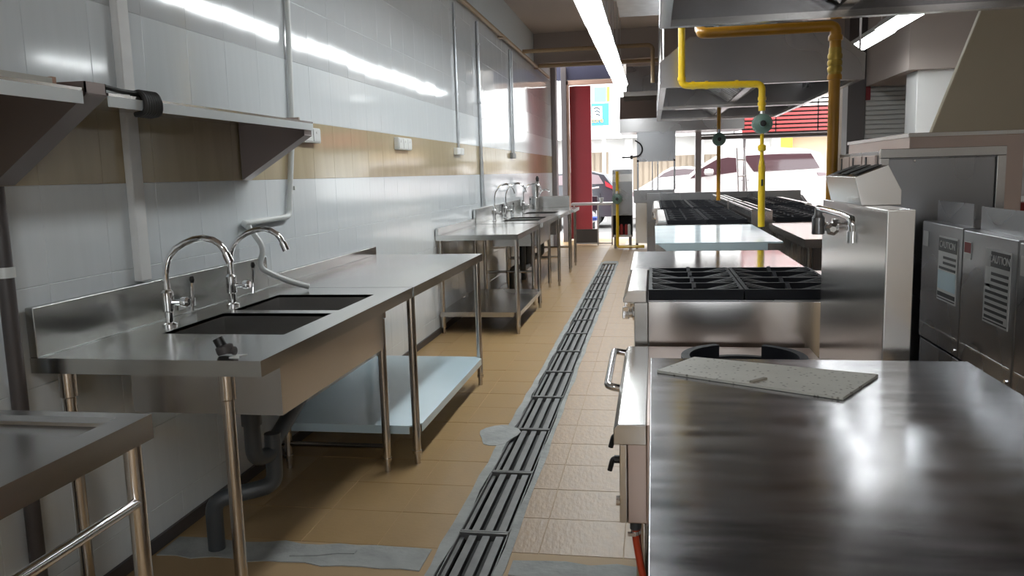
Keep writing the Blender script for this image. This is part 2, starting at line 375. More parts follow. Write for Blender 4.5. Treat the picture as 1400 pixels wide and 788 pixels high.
# rolling grille in the opening
gr = thing('rolling_grille', 'half raised rolling grille of dark bars across the shopfront opening', 'grille', (2.1, 16.05, 2.0))
for k in range(11): B(.90, 3.25, 16.035, 16.06, 1.975 + k * .075, 2.005 + k * .075).build('bar', 'darkmetal', gr)
for x in (1.5, 2.25, 3.0): B(x, x + .02, 16.035, 16.065, 1.98, 2.85).build('tie', 'darkmetal', gr)
B(.90, 3.25, 16.02, 16.08, 1.90, 1.96).build('bottom_rail', 'darkmetal', gr)

# ------------------------------------------------------------------ vehicles
def car_body(parent, sec, y0, y1, m, name='body', lean=.10, zb=.95, flip=1):
    # sec: side outline (x,z); cabin leans inwards above zb
    b = MB(); zt = max(p[1] for p in sec); zmin = min(p[1] for p in sec); rings = []
    def ring(y, ins, k):
        out = []
        for x, z in sec:
            t = (z - zmin) / (zt - zmin); out.append(b.bm.verts.new((x * (1 - k) + k * cx, y + ins * lean * t, z * (1 - k * .5) + k * .5 * cz)))
        return out
    cx = sum(p[0] for p in sec) / len(sec); cz = sum(p[1] for p in sec) / len(sec)
    for y, ins, k in ((y0 + .00, 1, .035), (y0 + .06, 1, 0), ((y0 + y1) / 2, 0, 0), (y1 - .06, -1, 0), (y1, -1, .035)): rings.append(ring(y, ins, k))
    n = len(sec)
    for a, c in zip(rings, rings[1:]):
        for i in range(n): b.bm.faces.new((a[i], a[(i + 1) % n], c[(i + 1) % n], c[i]))
    b.bm.faces.new(rings[0]); b.bm.faces.new(rings[-1][::-1])
    return b.build(name, m, parent, smooth=40)
def wheel(parent, x, y, z, r, side=-1):
    t = MB().lathe([(r * .6, 0), (r * .95, 0), (r, .03), (r, .17), (r * .95, .2), (r * .6, .2)], (x, y + (.2 if side > 0 else -.0), z), (0, 1 if side < 0 else -1, 0), 24).build('wheel', 'tyre', parent)
    MB().lathe([(.02, 0), (r * .55, .005), (r * .62, .02), (r * .62, .06)], (x, y - .005 if side < 0 else y + .205, z), (0, 1 if side < 0 else -1, 0), 16).build('rim', 'alloy', t)
van = thing('van', 'white people carrier with dark side windows parked outside the shopfront', 'van', (2.0, 21.9, -.1))
sec = [(-.55, .15), (-.62, .45), (-.58, .72), (-.40, .86), (.25, .93), (.80, 1.10), (1.30, 1.47), (1.65, 1.68), (2.0, 1.79), (2.9, 1.84), (3.7, 1.78), (4.05, 1.66), (4.18, 1.40), (4.28, .85), (4.28, .35), (4.2, .15),
       (3.86, .15), (3.83, .45), (3.70, .64), (3.45, .74), (3.2, .64), (3.06, .45), (3.03, .15), (.78, .15), (.75, .45), (.6, .64), (.36, .72), (.12, .64), (-.02, .45), (-.05, .15)]
car_body(van, sec, 21.0, 22.8, 'carwhite_shaded', lean=.16)
def sidewin(parent, pts, y, m='carglass', name='window', lean=.16, zb=.95, zt=1.84):
    q = [(x, y - .012 + lean * (z - .15) / (zt - .15), z) for x, z in pts]; return MB().plate(q, .012).build(name, m, parent)
sidewin(van, [(.92, 1.12), (1.50, 1.19), (2.11, 1.26), (2.05, 1.60), (1.84, 1.62), (1.58, 1.58), (1.2, 1.37)], 21.0)
sidewin(van, [(2.47, 1.25), (4.03, 1.30), (3.82, 1.66), (3.06, 1.67), (2.28, 1.65), (2.24, 1.58)], 21.0)
sidewin(van, [(3.95, 1.20), (4.17, 1.18), (4.17, 1.11), (3.99, 1.11)], 21.0, 'taildark', 'tail_lamp')
sidewin(van, [(-.55, .80), (-.2, .90), (-.25, .80), (-.5, .70)], 21.0, 'taildark', 'head_lamp')
MB().lathe([(.01, -.12), (.07, -.10), (.09, 0), (.07, .10), (.01, .12)], (1.37, 20.93, 1.27), (1, 0, 0), 12).build('mirror', 'carwhite_shaded', van)
B(2.15, 2.35, 20.97, 21.0, 1.03, 1.06).build('door_handle', 'alloy', van)
wheel(van, .37, 21.04, .23, .33); wheel(van, 3.45, 21.04, .23, .33); wheel(van, .37, 22.56, .23, .33, 1); wheel(van, 3.45, 22.56, .23, .33, 1)
sd = thing('sedan', 'white sedan seen beyond the bonnet of the white people carrier', 'car', (1.0, 25.8, -.1))
sec2 = [(-.70, .2), (-.72, .5), (-.6, .70), (-.1, 1.0), (.09, 1.12), (.30, 1.30), (.55, 1.43), (1.05, 1.45), (1.6, 1.36), (2.2, 1.05), (2.9, 1.0), (3.05, .6), (3.0, .2),
        (2.6, .2), (2.55, .5), (2.3, .62), (2.05, .5), (2.0, .2), (.45, .2), (.4, .5), (.15, .62), (-.1, .5), (-.15, .2)]
car_body(sd, sec2, 25.0, 26.7, 'carwhite_shaded', lean=.22, zb=.95)
sidewin(sd, [(.15, 1.13), (1.0, 1.2), (1.5, 1.2), (1.35, 1.34), (.92, 1.37), (.58, 1.36), (.33, 1.26)], 25.0, lean=.22, zt=1.45)
sidewin(sd, [(-.60, .62), (-.1, .86), (-.05, .78), (-.5, .55)], 25.0, 'taildark', 'head_lamp', lean=.22)
for x in (.15, 2.3): wheel(sd, x, 25.04, .2, .3); wheel(sd, x, 26.46, .2, .3, 1)
bc = thing('hatchback', 'black car parked outside past the red door panel', 'car', (-2.2, 21.9, -.1))
sec3 = [(-4.3, .2), (-4.35, .7), (-3.9, .9), (-3.2, 1.0), (-2.6, 1.32), (-1.6, 1.38), (-1.2, 1.28), (-.98, .98), (-.93, .6), (-.95, .2), (-1.3, .2), (-1.35, .45), (-1.6, .58), (-1.85, .45), (-1.9, .2), (-3.4, .2), (-3.45, .45), (-3.7, .58), (-3.95, .45), (-4.0, .2)]
car_body(bc, sec3, 21.0, 22.6, 'carblack', lean=.2, zb=.92)
sidewin(bc, [(-3.0, 1.02), (-1.25, 1.04), (-1.38, 1.26), (-1.62, 1.31), (-2.55, 1.27)], 21.0, 'taildark', lean=.2, zt=1.38)
sidewin(bc, [(-1.22, 1.12), (-1.02, .98), (-1.02, .90), (-1.2, .98)], 21.0, 'tail', 'tail_lamp', lean=.2)
for x in (-1.6, -3.7): wheel(bc, x, 21.04, .2, .3); wheel(bc, x, 22.36, .2, .3, 1)

# ------------------------------------------------------------------ floor drain grates
order = ['nearest to the camera', 'second from the camera', 'third from the camera', 'fourth from the camera', 'fifth from the camera', 'sixth from the camera', 'seventh from the camera', 'eighth from the camera', 'ninth from the camera', 'tenth from the camera', 'eleventh from the camera', 'twelfth from the camera', 'thirteenth from the camera', 'fourteenth from the camera', 'farthest from the camera']
def make_grate(y0, L_):
    t = thing('drain_grate', '', 'grate', (-.6385, y0, 0), 'steel grates over the floor drain')
    X0, X1 = -.734, -.543
    f = MB().box(X0, X1, y0 + .001, y0 + .012, -.03, .002).box(X0, X1, y0 + L_ - .012, y0 + L_ - .001, -.03, .002)
    f.box(X0, X0 + .005, y0 + .009, y0 + L_ - .009, -.028, -.001).box(X1 - .005, X1, y0 + .009, y0 + L_ - .009, -.028, -.001)
    f.build('grate_frame', 'grate', t, .001)
    B(X0 + .006, X0 + .022, y0 + .013, y0 + L_ - .013, -.03, -.016).build('side_strip', 'grate', t, .001)
    for k in range(3):
        xa = X0 + .042 + k * .0515
        B(xa, xa + .030, y0 + .020, y0 + L_ - .020, -.03, -.004).build('grate_bar', 'grate', t, .0015)
    return t
g0 = make_grate(2.236, .634)
ends = [2.236, 2.872, 3.508, 4.14, 4.775, 5.41, 6.06, 6.76, 7.39, 8.02, 8.67, 9.28, 9.88, 10.55, 11.24, 11.95]
for i in range(15):
    g = g0 if i == 0 else copytree(g0, None, (-.6385, ends[i], 0))
    g['label'] = 'grey barred steel drain grate, ' + order[i] + ', set in the floor channel'
    if i: g.scale = (1, (ends[i + 1] - ends[i]) / .636, 1)

# ------------------------------------------------------------------ steel tables and sinks along the left wall
def leg(t, x, y, ztop, z0=.0, r=.019, sleeve=None, m='steel_tube'):
    b = MB().tube([(x, y, .06), (x, y, ztop)], r, 14)
    o = b.build('leg', m, t)
    MB().tube([(x, y, z0), (x, y, .045), (x, y, .062)], .014, 12).lathe([(r + .003, .052), (r + .003, .066)], (x, y, 0)).build('foot', 'steel_tube', o)
    if sleeve: MB().lathe([(r + .001, sleeve), (r + .006, sleeve + .004), (r + .006, ztop)], (x, y, 0), n=14).build('socket', 'steel_tube', o)
    return o
def top_sheet(b, x0, x1, y0, y1, z, skirt=.045, t=.004):
    b.box(x0, x1, y0, y1, z - .012, z)
    b.box(x1 - t, x1, y0, y1, z - skirt, z - .012); b.box(x0, x1 - t, y0, y0 + t, z - skirt, z - .012); b.box(x0, x1 - t, y1 - t, y1, z - skirt, z - .012)
def tap(t, x, y, z, spoutdir, h=.30, reach=.22, drop=.05):
    dx, dy = spoutdir
    o = MB().lathe([(.026, 0), (.026, .008), (.014, .014), (.014, .05), (.020, .055), (.021, .12), (.013, .13), (.013, .15)], (x, y, z)).build('tap', 'chrome', t)
    prof = [(0, .12), (0, .17), (0, .205), (.03, .245), (.09, .278), (.20, .307), (.34, .328), (.50, .342), (.66, .346), (.80, .338), (.90, .322), (.97, .298), (1.0, .28)]
    pts = [(x + dx * reach * f, y + dy * reach * f, z + v * h / .30) for f, v in prof]
    e = Vector(pts[-1]); d = (e - Vector(pts[-2])).normalized()
    MB().tube(pts, .0115, 12).tube([e - d * .004, e + d * .032], .0145, 12).build('spout', 'chrome', o)
    hb = MB().tube([(x, y, z + .085), (x + .055 * dx + .02, y + .055 * dy, z + .085)], .010, 10); hb.lathe([(.016, .05), (.018, .056), (.018, .07), (.012, .078)], (x, y, z + .085), (dx + .3, dy, 0))
    hb.build('valve', 'chrome', o)
    px_, py_ = x + .07 * dx + .02, y + .07 * dy
    MB().tube([(px_, py_, z + .05), (px_ + .004, py_ + .004, z + .09), (px_ + .008, py_, z + .165)], .0055, 8, .02).build('lever', 'chrome', o)
    MB().lathe([(.006, -.012), (.010, 0), (.006, .012)], (px_ + .008, py_, z + .165), n=10).build('lever_tip', 'black', o)
def bowl_mesh(b, x0, x1, y0, y1, z, zb):
    t = .004; r = .0
    b.box(x0 - t, x0, y0 - t, y1 + t, zb, z - .001); b.box(x1, x1 + t, y0 - t, y1 + t, zb, z - .001)
    b.box(x0, x1, y0 - t, y0, zb, z - .001); b.box(x0, x1, y1, y1 + t, zb, z - .001); b.box(x0, x1, y0, y1, zb - t, zb)
def sink_unit(label, y0, y1, x0, x1, z, bowls, legs, rail_z, low_z=None, splash=.15, box=None, group='stainless sink tables along the left wall', back=True, mtop='steel_top'):
    t = thing('sink_table', label, 'sink', ((x0 + x1) / 2, (y0 + y1) / 2, 0), group)
    # top with holes: strips around the bowls
    b = MB(); bx0, bx1 = bowls[0][0], bowls[0][1]; yy = y0
    b.box(x0, bx0, y0, y1, z - .012, z); b.box(bx1, x1, y0, y1, z - .012, z)
    for bw_ in bowls: b.box(bx0, bx1, yy, bw_[2], z - .012, z); yy = bw_[3]
    b.box(bx0, bx1, yy, y1, z - .012, z)
    k = .004
    b.box(x1 - k, x1, y0, y1, z - .046, z - .012); b.box(x0, x1 - k, y0, y0 + k, z - .046, z - .012); b.box(x0, x1 - k, y1 - k, y1, z - .046, z - .012)
    b.build('worktop', mtop, t)
    for i, q in enumerate(bowls):
        c = MB(); bowl_mesh(c, q[0], q[1], q[2], q[3], z - .0, z - .225); o = c.build('bowl', 'steel', t, 0)
        xc, yc = (q[0] + q[1]) / 2, (q[2] + q[3]) / 2
        MB().lathe([(.045, .0), (.045, .004), (.03, .004), (.028, .001)], (xc, yc, z - .224)).build('strainer', 'chrome', o)
    if box:
        c = MB(); X0, X1, Y0, Y1, Z0 = box; k = .004
        c.box(X0, X0 + k, Y0, Y1, Z0, z - .012).box(X1 - k, X1, Y0, Y1, Z0, z - .012).box(X0 + k, X1 - k, Y0, Y0 + k, Z0, z - .012).box(X0 + k, X1 - k, Y1 - k, Y1, Z0, z - .012).box(X0 + k, X1 - k, Y0 + k, Y1 - k, Z0 - k, Z0)
        c.build('bowl_casing', 'steel_dull' if False else 'steel', t)
    if splash: B(x0, x0 + .028, y0, y1, z, z + splash).build('backsplash', mtop, t, .003)
    for (lx, ly) in legs: leg(t, lx, ly, z - .046, sleeve=z - .13)
    fx = max(l[0] for l in legs); fy = sorted(l[1] for l in legs if l[0] == fx); bx = min(l[0] for l in legs)
    if rail_z:
        MB().tube([(fx, fy[0], rail_z), (fx, fy[-1], rail_z)], .0125, 12).build('front_rail', 'steel_tube', t)
    if low_z:
        for yv in (fy[0], fy[-1]): MB().tube([(bx, yv, low_z), (fx, yv, low_z)], .0125, 12).build('side_rail', 'steel_tube', t)
    return t
def flat_table(name, label, y0, y1, x0, x1, z, legs, shelf=None, splash=.05, group=None, mtop='steel_top', shelf_m='film', side=True):
    t = thing(name, label, 'table', ((x0 + x1) / 2, (y0 + y1) / 2, 0), group)
    b = MB(); top_sheet(b, x0, x1, y0, y1, z); b.build('worktop', mtop, t)
    if splash: B(x0, x0 + .025, y0, y1, z, z + splash).build('backsplash', mtop, t, .003)
    for lx, ly in legs: leg(t, lx, ly, z - .046)
    if shelf:
        sx0, sx1, sy0, sy1, sz = shelf; s = MB()
        c = .05
        s.prism([(sx0, sy0), (sx1 - c, sy0), (sx1, sy0 + c), (sx1, sy1 - c), (sx1 - c, sy1), (sx0, sy1)], 'z', sz - .006, sz)
        s.box(sx0, sx1 - c, sy0, sy0 + .004, sz - .04, sz - .006).box(sx0, sx1 - c, sy1 - .004, sy1, sz - .04, sz - .006).box(sx1 - .004, sx1, sy0 + c, sy1 - c, sz - .04, sz - .006)
        s.build('undershelf', shelf_m, t)
    return t
XL = WX + .008
S1 = sink_unit('near stainless double sink table with tall gooseneck taps and tan drain', 2.07, 3.545, XL, -1.085, .85,
          [(-1.632, -1.192, 2.443, 2.852), (-1.632, -1.192, 2.918, 3.325)], [(-1.225, 2.125), (-1.215, 3.455), (-1.735, 2.115), (-1.70, 3.455)], .568, .12, box=(-1.70, -1.172, 2.36, 3.36, .605)); S1['label'] = 'near stainless double sink table with two gooseneck taps, under the wall shelf'
flat_table('work_table', 'long steel work table with a film-covered undershelf, adjoining the near double sink', 3.552, 5.085, XL, -1.082, .85,
           [(-1.107, 3.575), (-1.107, 5.02), (-1.785, 3.59), (-1.785, 5.02)], (XL + .01, -1.088, 3.565, 5.03, .185), .055, 'steel work tables along the left wall')
flat_table('work_table', 'steel work table with a dark undershelf in the middle of the left wall row', 6.66, 8.13, XL, -1.112, .852,
           [(-1.132, 6.70), (-1.132, 8.05), (-1.785, 6.70), (-1.785, 8.05)], (XL + .01, -1.115, 6.68, 8.08, .19), .06, 'steel work tables along the left wall', shelf_m='steel')
S2 = sink_unit('second double sink table with a pair of crossing gooseneck taps', 8.15, 9.60, XL, -1.10, .855, [(-1.60, -1.2, 8.5, 8.86), (-1.60, -1.2, 8.93, 9.3)],
          [(-1.215, 8.22), (-1.215, 9.52), (-1.72, 8.22), (-1.72, 9.52)], .60, .35, box=(-1.68, -1.18, 8.42, 9.38, .60))
S3 = sink_unit('third sink table with a single gooseneck tap and a bright clean worktop', 9.62, 11.03, XL, -1.09, .855, [(-1.60, -1.2, 10.0, 10.5)],
          [(-1.115, 9.66), (-1.115, 10.97), (-1.72, 9.66), (-1.72, 10.97)], None, .35, box=(-1.66, -1.18, 9.95, 10.6, .60))
tt = flat_table('work_table', 'farthest steel work table with an end splash guard, by the grey pillar', 11.05, 11.86, XL, -1.06, .855,
           [(-1.12, 11.10), (-1.12, 11.8), (-1.75, 11.1), (-1.75, 11.8)], None, .06, 'steel work tables along the left wall')
B(XL + .03, -1.2, 11.80, 11.85, .855, 1.02).build('end_guard', 'steel', tt, .003)
# table in the near left corner
t = thing('landing_table', 'steel table with a raised rim in the near left corner', 'table', (-1.4, 1.1, 0))
b = MB(); X0, X1, Y0, Y1, Z = XL + .02, -1.087, .45, 1.567, .85
b.box(X0, X1, Y0, Y0 + .06, Z - .014, Z).box(X0, X1, Y1 - .035, Y1, Z - .014, Z).box(X0, X0 + .06, Y0 + .06, Y1 - .035, Z - .014, Z).box(X1 - .06, X1, Y0 + .06, Y1 - .035, Z - .014, Z)
b.prism([(X0 + .06, Y0 + .06), (X1 - .06, Y0 + .06), (X1 - .06, Y1 - .035), (X0 + .06, Y1 - .035)], 'z', Z - .03, Z - .022)
b.box(X1 - .004, X1, Y0, Y1, Z - .055, Z - .014).box(X0, X1 - .004, Y1 - .004, Y1, Z - .055, Z - .014).box(X0, X1 - .004, Y0, Y0 + .004, Z - .055, Z - .014).box(X0, X0 + .004, Y0 + .004, Y1 - .004, Z - .055, Z - .014)
b.build('worktop', 'steel', t)
for lx, ly in ((-1.116, 1.53), (-1.116, .5), (-1.74, .5), (-1.74, 1.53)): leg(t, lx, ly, Z - .055)
MB().tube([(-1.112, .5, .662), (-1.112, 1.53, .662)], .0125, 12).build('side_rail', 'chrome', t)
# taps
tap(S1, -1.69, 2.585, .85, (.95, .10), .268, reach=.235); tap(S1, -1.69, 3.03, .85, (.95, .10), .268, reach=.235)
tap(S2, -1.68, 8.58, .855, (.9, .1), .34, reach=.23); tap(S2, -1.66, 9.15, .855, (.9, .1), .34, reach=.25)
tap(S3, -1.68, 10.57, .855, (.95, .05), .32, reach=.25)
# standing pipe and spray at the far table
t = thing('rinse_post', 'short grey standing pipe on the third sink table', 'pipe', (-1.72, 10.0, .855)); MB().tube([(-1.72, 9.95, .855), (-1.72, 9.95, .97)], .022).build('pipe', 'galv', t)
t = thing('wash_station', 'steel soap can with a small spout on the farthest table', 'dispenser', (-1.62, 11.5, .855))
MB().lathe([(.05, 0), (.05, .15), (.035, .16), (.055, .25), (.055, .38)], (-1.66, 11.6, .855)).build('can', 'steel', t)
MB().tube([(-1.62, 11.6, 1.03), (-1.56, 11.6, 1.12), (-1.50, 11.6, 1.12), (-1.46, 11.6, 1.09)], .012, 10, .04).build('spout', 'chrome', t)
MB().lathe([(.02, 0), (.025, .05), (.01, .08)], (-1.63, 11.6, 1.235)).build('knob', 'black', t)
# loose fitting on the near sink, sticker, white spill
t = thing('drain_fitting', 'loose black plastic waste fitting lying on the near sink worktop', 'fitting', (-1.225, 2.135, .85))
MB().lathe([(.017, .0), (.017, .012), (.0155, .014), (.0155, .038), (.0135, .038), (.0135, .004)], (-1.228, 2.13, .868), (-.45, 0, .9), 18).build('spigot', 'black', t)
MB().lathe([(.024, -.012), (.026, -.004), (.026, .010), (.018, .014)], (-1.224, 2.13, .869), (-.25, 0, .97), 12).build('nut', 'pvcdark', t)
MB().tube([(-1.215, 2.13, .866), (-1.19, 2.128, .866)], .010, 10).lathe([(.013, 0), (.013, .006)], (-1.197, 2.128, .866), (1, 0, 0), 10).build('side_port', 'pvcdark', t)
tag(MB().prism([(-1.20, 2.105), (-1.165, 2.10), (-1.18, 2.125), (-1.165, 2.15), (-1.20, 2.14)], 'z', .8502, .852).build('white_scrap', 'posterw'), 'white paper scrap under the loose black fitting', 'scrap')
tag(B(XL + .0285, XL + .0295, 2.80, 2.92, .868, .90).build('sticker', 'pvc'), 'pale sticker on the near sink backsplash between the taps', 'sticker')
# waste pipes below the sinks
w1 = MB().tube([(-1.40, 2.72, .40), (-1.40, 2.72, .22), (-1.60, 2.62, .19), (-1.60, 2.62, .0)], .031, 14, .05).build('waste_pipe', 'pvcgrey', S1, label='dark grey plastic waste pipe')
MB().lathe([(.036, 0), (.036, .05), (.030, .055), (.030, .12)], (-1.43, 2.63, .48)).build('coupling', 'pvcgrey', w1)
MB().tube([(-1.43, 2.63, .55), (-1.43, 2.63, .345), (-1.40, 2.72, .345), (-1.40, 2.72, .42)], .030, 14, .05).build('trap', 'pvcgrey', w1)
MB().tube([(-1.43, 3.13, .60), (-1.43, 3.13, .50), (-1.40, 2.72, .38)], .030, 14, .06).build('branch', 'pvcgrey', w1)
w1 = MB().tube([(-1.4, 8.68, .32), (-1.4, 9.1, .32), (-1.6, 9.1, .28), (-1.6, 9.1, 0)], .03, 12, .05).build('waste_pipe', 'pvcgrey', S2)
for yv in (8.68, 9.1): MB().tube([(-1.4, yv, .60), (-1.4, yv, .30)], .035).build('drop', 'pvcgrey', w1)
MB().tube([(-1.4, 10.25, .60), (-1.4, 10.25, .33), (-1.65, 10.25, .28), (-1.65, 10.25, 0)], .032, 12, .05).build('waste_pipe', 'pvcgrey', S3)

# ------------------------------------------------------------------ wall shelves
def bracket(t, y0, y1, xf, zt, zb, zf=.05):
    k = .004; X = XL
    b = MB()
    for ya, yb in ((y0, y0 + k), (y1 - k, y1)): b.prism([(X, zb), (X, zt), (xf, zt), (xf, zt - zf)], 'y', ya, yb)
    b.plate([(X, y0, zb), (xf, y0, zt - zf), (xf, y1, zt - zf), (X, y1, zb)], -.004)
    b.box(xf - k, xf, y0, y1, zt - zf, zt)
    return b.build('bracket', 'steel_shadow', t)
t = thing('wall_shelf', 'steel wall shelf on triangular brackets above the near double sink', 'shelf', (-1.67, 2.8, 1.36), 'steel wall shelves')
b = MB().box(XL, -1.50, 2.10, 3.50, 1.598, 1.606); b.build('board', 'steel_bright', t); B(-1.504, -1.50, 2.10, 3.50, 1.568, 1.598).build('front_lip', 'filmwhite', t, label='film covered front lip')
B(XL, XL + .012, 2.10, 3.50, 1.606, 1.64).build('upstand', 'steel_pink', t)
B(XL + .012, -1.56, 3.485, 3.497, 1.606, 1.628).build('end_lip', 'steel_pink', t)
bracket(t, 3.42, 3.50, -1.51, 1.598, 1.36)
t = thing('wall_shelf', 'nearest steel wall shelf, cut off by the left edge of the photo', 'shelf', (-1.67, 1.5, 1.36), 'steel wall shelves')
b = MB().box(XL, -1.50, .6, 1.995, 1.602, 1.61); b.build('board', 'steel_bright', t); B(-1.504, -1.50, .6, 1.995, 1.568, 1.602).build('front_lip', 'filmwhite', t, label='film covered front lip')
bracket(t, 2.0, 2.085, -1.495, 1.628, 1.36, .03); bracket(t, .7, .78, -1.51, 1.60, 1.36)
t = thing('board_offcut', 'pale board offcut lying on the nearest wall shelf', 'board', (-1.6, 1.9, 1.61))
B(-1.64, -1.56, 1.65, 1.96, 1.61, 1.635).build('board', 'board', t); B(-1.64, -1.56, 1.96, 1.975, 1.61, 1.638).build('end', 'boardend', t)
t = thing('cable_coil', 'black cable bundle draped over the edge of the wall shelf', 'cable', (-1.52, 2.3, 1.6))
for k in range(7): MB().tube([(-1.53, 2.245 + k * .013, 1.615), (-1.50, 2.25 + k * .012, 1.624), (-1.487, 2.252 + k * .012, 1.60), (-1.49, 2.255 + k * .012, 1.562), (-1.53, 2.26 + k * .012, 1.558)], .0085, 8, .02).build('loop', 'rubber', t)
MB().tube([(-1.52, 2.11, 1.625), (-1.515, 2.18, 1.618), (-1.51, 2.25, 1.618)], .007, 8).build('tail', 'rubber', t)

# ------------------------------------------------------------------ pipes and boxes on the left wall
t = thing('water_pipe', 'white plastic water pipe running down the tiles beside the wall shelf', 'pipe', (-1.79, 3.9, 1.2))
X = WX + .018
MB().tube([(X, 4.03, 2.94), (X, 3.95, 1.6), (X, 3.85, 1.17), (X, 3.39, 1.165)], .014, 12, .03).build('pipe', 'pvc', t)
MB().tube([(X, 3.39, 1.165), (X + .03, 3.37, 1.15)], .016, 12).build('elbow', 'pvc', t)
MB().tube([(X + .03, 3.37, 1.15), (X + .10, 3.37, 1.05), (X + .08, 3.33, .97), (-1.62, 3.40, .90), (-1.545, 3.45, .868)], .013, 10, .08).build('flexible_hose', 'pvc', t)
for z in (2.4, 1.3): B(WX, X + .018, 3.90 if z < 2 else 3.985, 3.915 if z < 2 else 4.0, z, z + .02).build('clip', 'pvc', t)
def socketbox(label, y0, y1, z0, z1, n, m='sockets'):
    t = thing('socket_box', label, 'socket', (WX, (y0 + y1) / 2, z0)); B(WX, WX + .035, y0, y1, z0, z1).build('box', m, t, .004)
    w_ = (y1 - y0) / n
    for k in range(n):
        p = B(WX + .035, WX + .039, y0 + w_ * k + .008, y0 + w_ * (k + 1) - .008, z0 + .008, z1 - .008).build('face_plate', m, t, .001)
        B(WX + .039, WX + .042, y0 + w_ * (k + .5) - .012, y0 + w_ * (k + .5) + .012, z0 + .05, z1 - .02).build('switch', 'posterw' if m == 'sockets' else m, p)
    return t
socketbox('white triple socket box alone on the tan tile band', 5.67, 5.99, 1.548, 1.635, 3)
socketbox('white socket box just beyond the end of the wall shelf', 4.06, 4.27, 1.545, 1.625, 2)
socketbox('small socket box under a thin conduit, middle of the tan band', 7.45, 7.72, 1.545, 1.61, 2, 'sockets')
socketbox('grey switch box on the bright reflecting stretch of the tan band', 10.50, 10.75, 1.555, 1.625, 1, 'switchgrey')
for lab, y, z0, rr in (('thin grey conduit down to the small socket box on the tan band', 7.6, 1.61, .011), ('tall grey conduit running the full wall height between two boxes', 8.6, 1.012, .017), ('grey conduit pair above the grey switch box', 10.6, 1.625, .012)):
    t = thing('conduit', lab, 'conduit', (WX, y, z0)); MB().tube([(WX + rr + .001, y, z0), (WX + rr + .001, y, 2.94)], rr, 10).build('tube', 'galv', t)
    if y > 10: MB().tube([(WX + rr + .001, y + .14, z0), (WX + rr + .001, y + .14, 2.94)], rr, 10).build('tube', 'galv', t)
    for z in (2.1, 2.7): B(WX, WX + rr * 2 + .004, y - .025, y + .025, z, z + .02).build('saddle', 'galv', t)
t = thing('conduit', 'thin conduit dropping from the tan band to behind the second sink', 'conduit', (WX, 8.75, .9)); MB().tube([(WX + .012, 8.69, 1.5), (WX + .012, 8.70, 1.2), (WX + .012, 8.78, 1.016)], .008, 8, .1).build('tube', 'galv', t)
t = thing('drain_pipe', 'dark pipe clipped to the wall beside the near sink end', 'pipe', (-1.78, 1.98, 0)); MB().tube([(-1.795, 1.99, 0), (-1.795, 1.99, 1.355)], .022, 12).build('pipe', 'pvcdark', t)
for z in (.55, 1.1): MB().lathe([(.026, 0), (.026, .03)], (-1.795, 1.99, z)).build('clip', 'pvc', t)
t = thing('pipe_run', 'brass-coloured pipe running along the top of the left wall', 'pipe', (-1.76, 8, 2.98))
MB().tube([(-1.76, 2.0, 2.98), (-1.76, 14.2, 2.98)], .024, 10).build('pipe', 'brownpipe', t)
for y in (5.0, 9.7, 12.7): B(-1.80, -1.73, y, y + .12, 2.945, 2.955).build('bracket', 'brownpipe', t)
t = thing('pipe_branch', 'brown pipe crossing the ceiling from the left wall and dropping by the middle hood', 'pipe', (-.8, 11.2, 3.0))
MB().tube([(-1.735, 11.2, 2.99), (.0, 11.2, 2.99), (.0, 11.2, 2.5)], .028, 10, .08).build('pipe', 'brownpipe', t)
t = thing('pipe_branch', 'brown pipe crossing the ceiling in front of the dark lintel over the red door', 'pipe', (-.8, 12.8, 3.0))
MB().tube([(-1.735, 12.75, 2.99), (.2, 12.75, 2.99)], .028, 10).build('pipe', 'brownpipe', t)

# ------------------------------------------------------------------ ceiling lights
def lamp(name, label, x, y0, y1, z, w_=.2):
    t = thing(name, label, 'light', (x, (y0 + y1) / 2, z), 'hanging fluorescent light fittings')
    MB().prism([(x - w_ / 2, z), (x + w_ / 2, z), (x + w_ * .3, z + .07), (x - w_ * .3, z + .07)], 'y', y0, y1).build('housing', 'lampbody', t)
    MB().prism([(x - w_ * .46, z - .001), (x - w_ * .40, z - .022), (x + w_ * .40, z - .022), (x + w_ * .46, z - .001)], 'y', y0 + .03, y1 - .03).build('diffuser', 'lamp', t)
    for y in (y0 + .2, y1 - .2): MB().tube([(x, y, z + .07), (x, y, 3.5)], .006, 6).build('rod', 'alu', t)
    return t
for k, lab in enumerate(('light fitting over the aisle, farthest of its row by the red door', 'light fitting over the aisle, second from the red door', 'light fitting over the aisle, third from the red door', 'light fitting over the aisle, cut by the top edge of the photo', 'light fitting over the aisle above the work table, outside the frame', 'light fitting over the aisle above the near sink, outside the frame', 'light fitting over the aisle nearest the camera, outside the frame')):
    lamp('ceiling_light', lab, -.455 - .004 * k, 12.25 - 1.24 * (k + 1) + .02, 12.25 - 1.24 * k, 2.6)
for k, lab in enumerate(('light fitting beside the far cooking hood on the right', 'light fitting on the right half hidden by the near hood edge'  )):
    lamp('ceiling_light', lab, 2.17 - .02 * k, 9.6 - 1.24 * (k + 1) + .02, 9.6 - 1.24 * k, 2.6)
lamp('ceiling_light', 'added unseen light fitting behind the camera over the aisle', -.455, -.9, .3, 2.6); lamp('ceiling_light', 'added unseen light fitting behind the camera on the right', 1.4, -1.6, -.4, 2.6)  # two unseen fittings added to light the camera-facing steel
t = thing('air_vent', 'grey louvred ceiling air vent beside the near hood', 'vent', (.0, 7.2, 3.0))
b = MB().box(-.32, .25, 7.0, 7.06, 2.75, 2.80).box(-.32, .25, 7.0, 7.06, 2.98, 3.03).box(-.32, -.28, 7.0, 7.06, 2.80, 2.98).box(.21, .25, 7.0, 7.06, 2.80, 2.98); b.build('frame', 'galv', t)
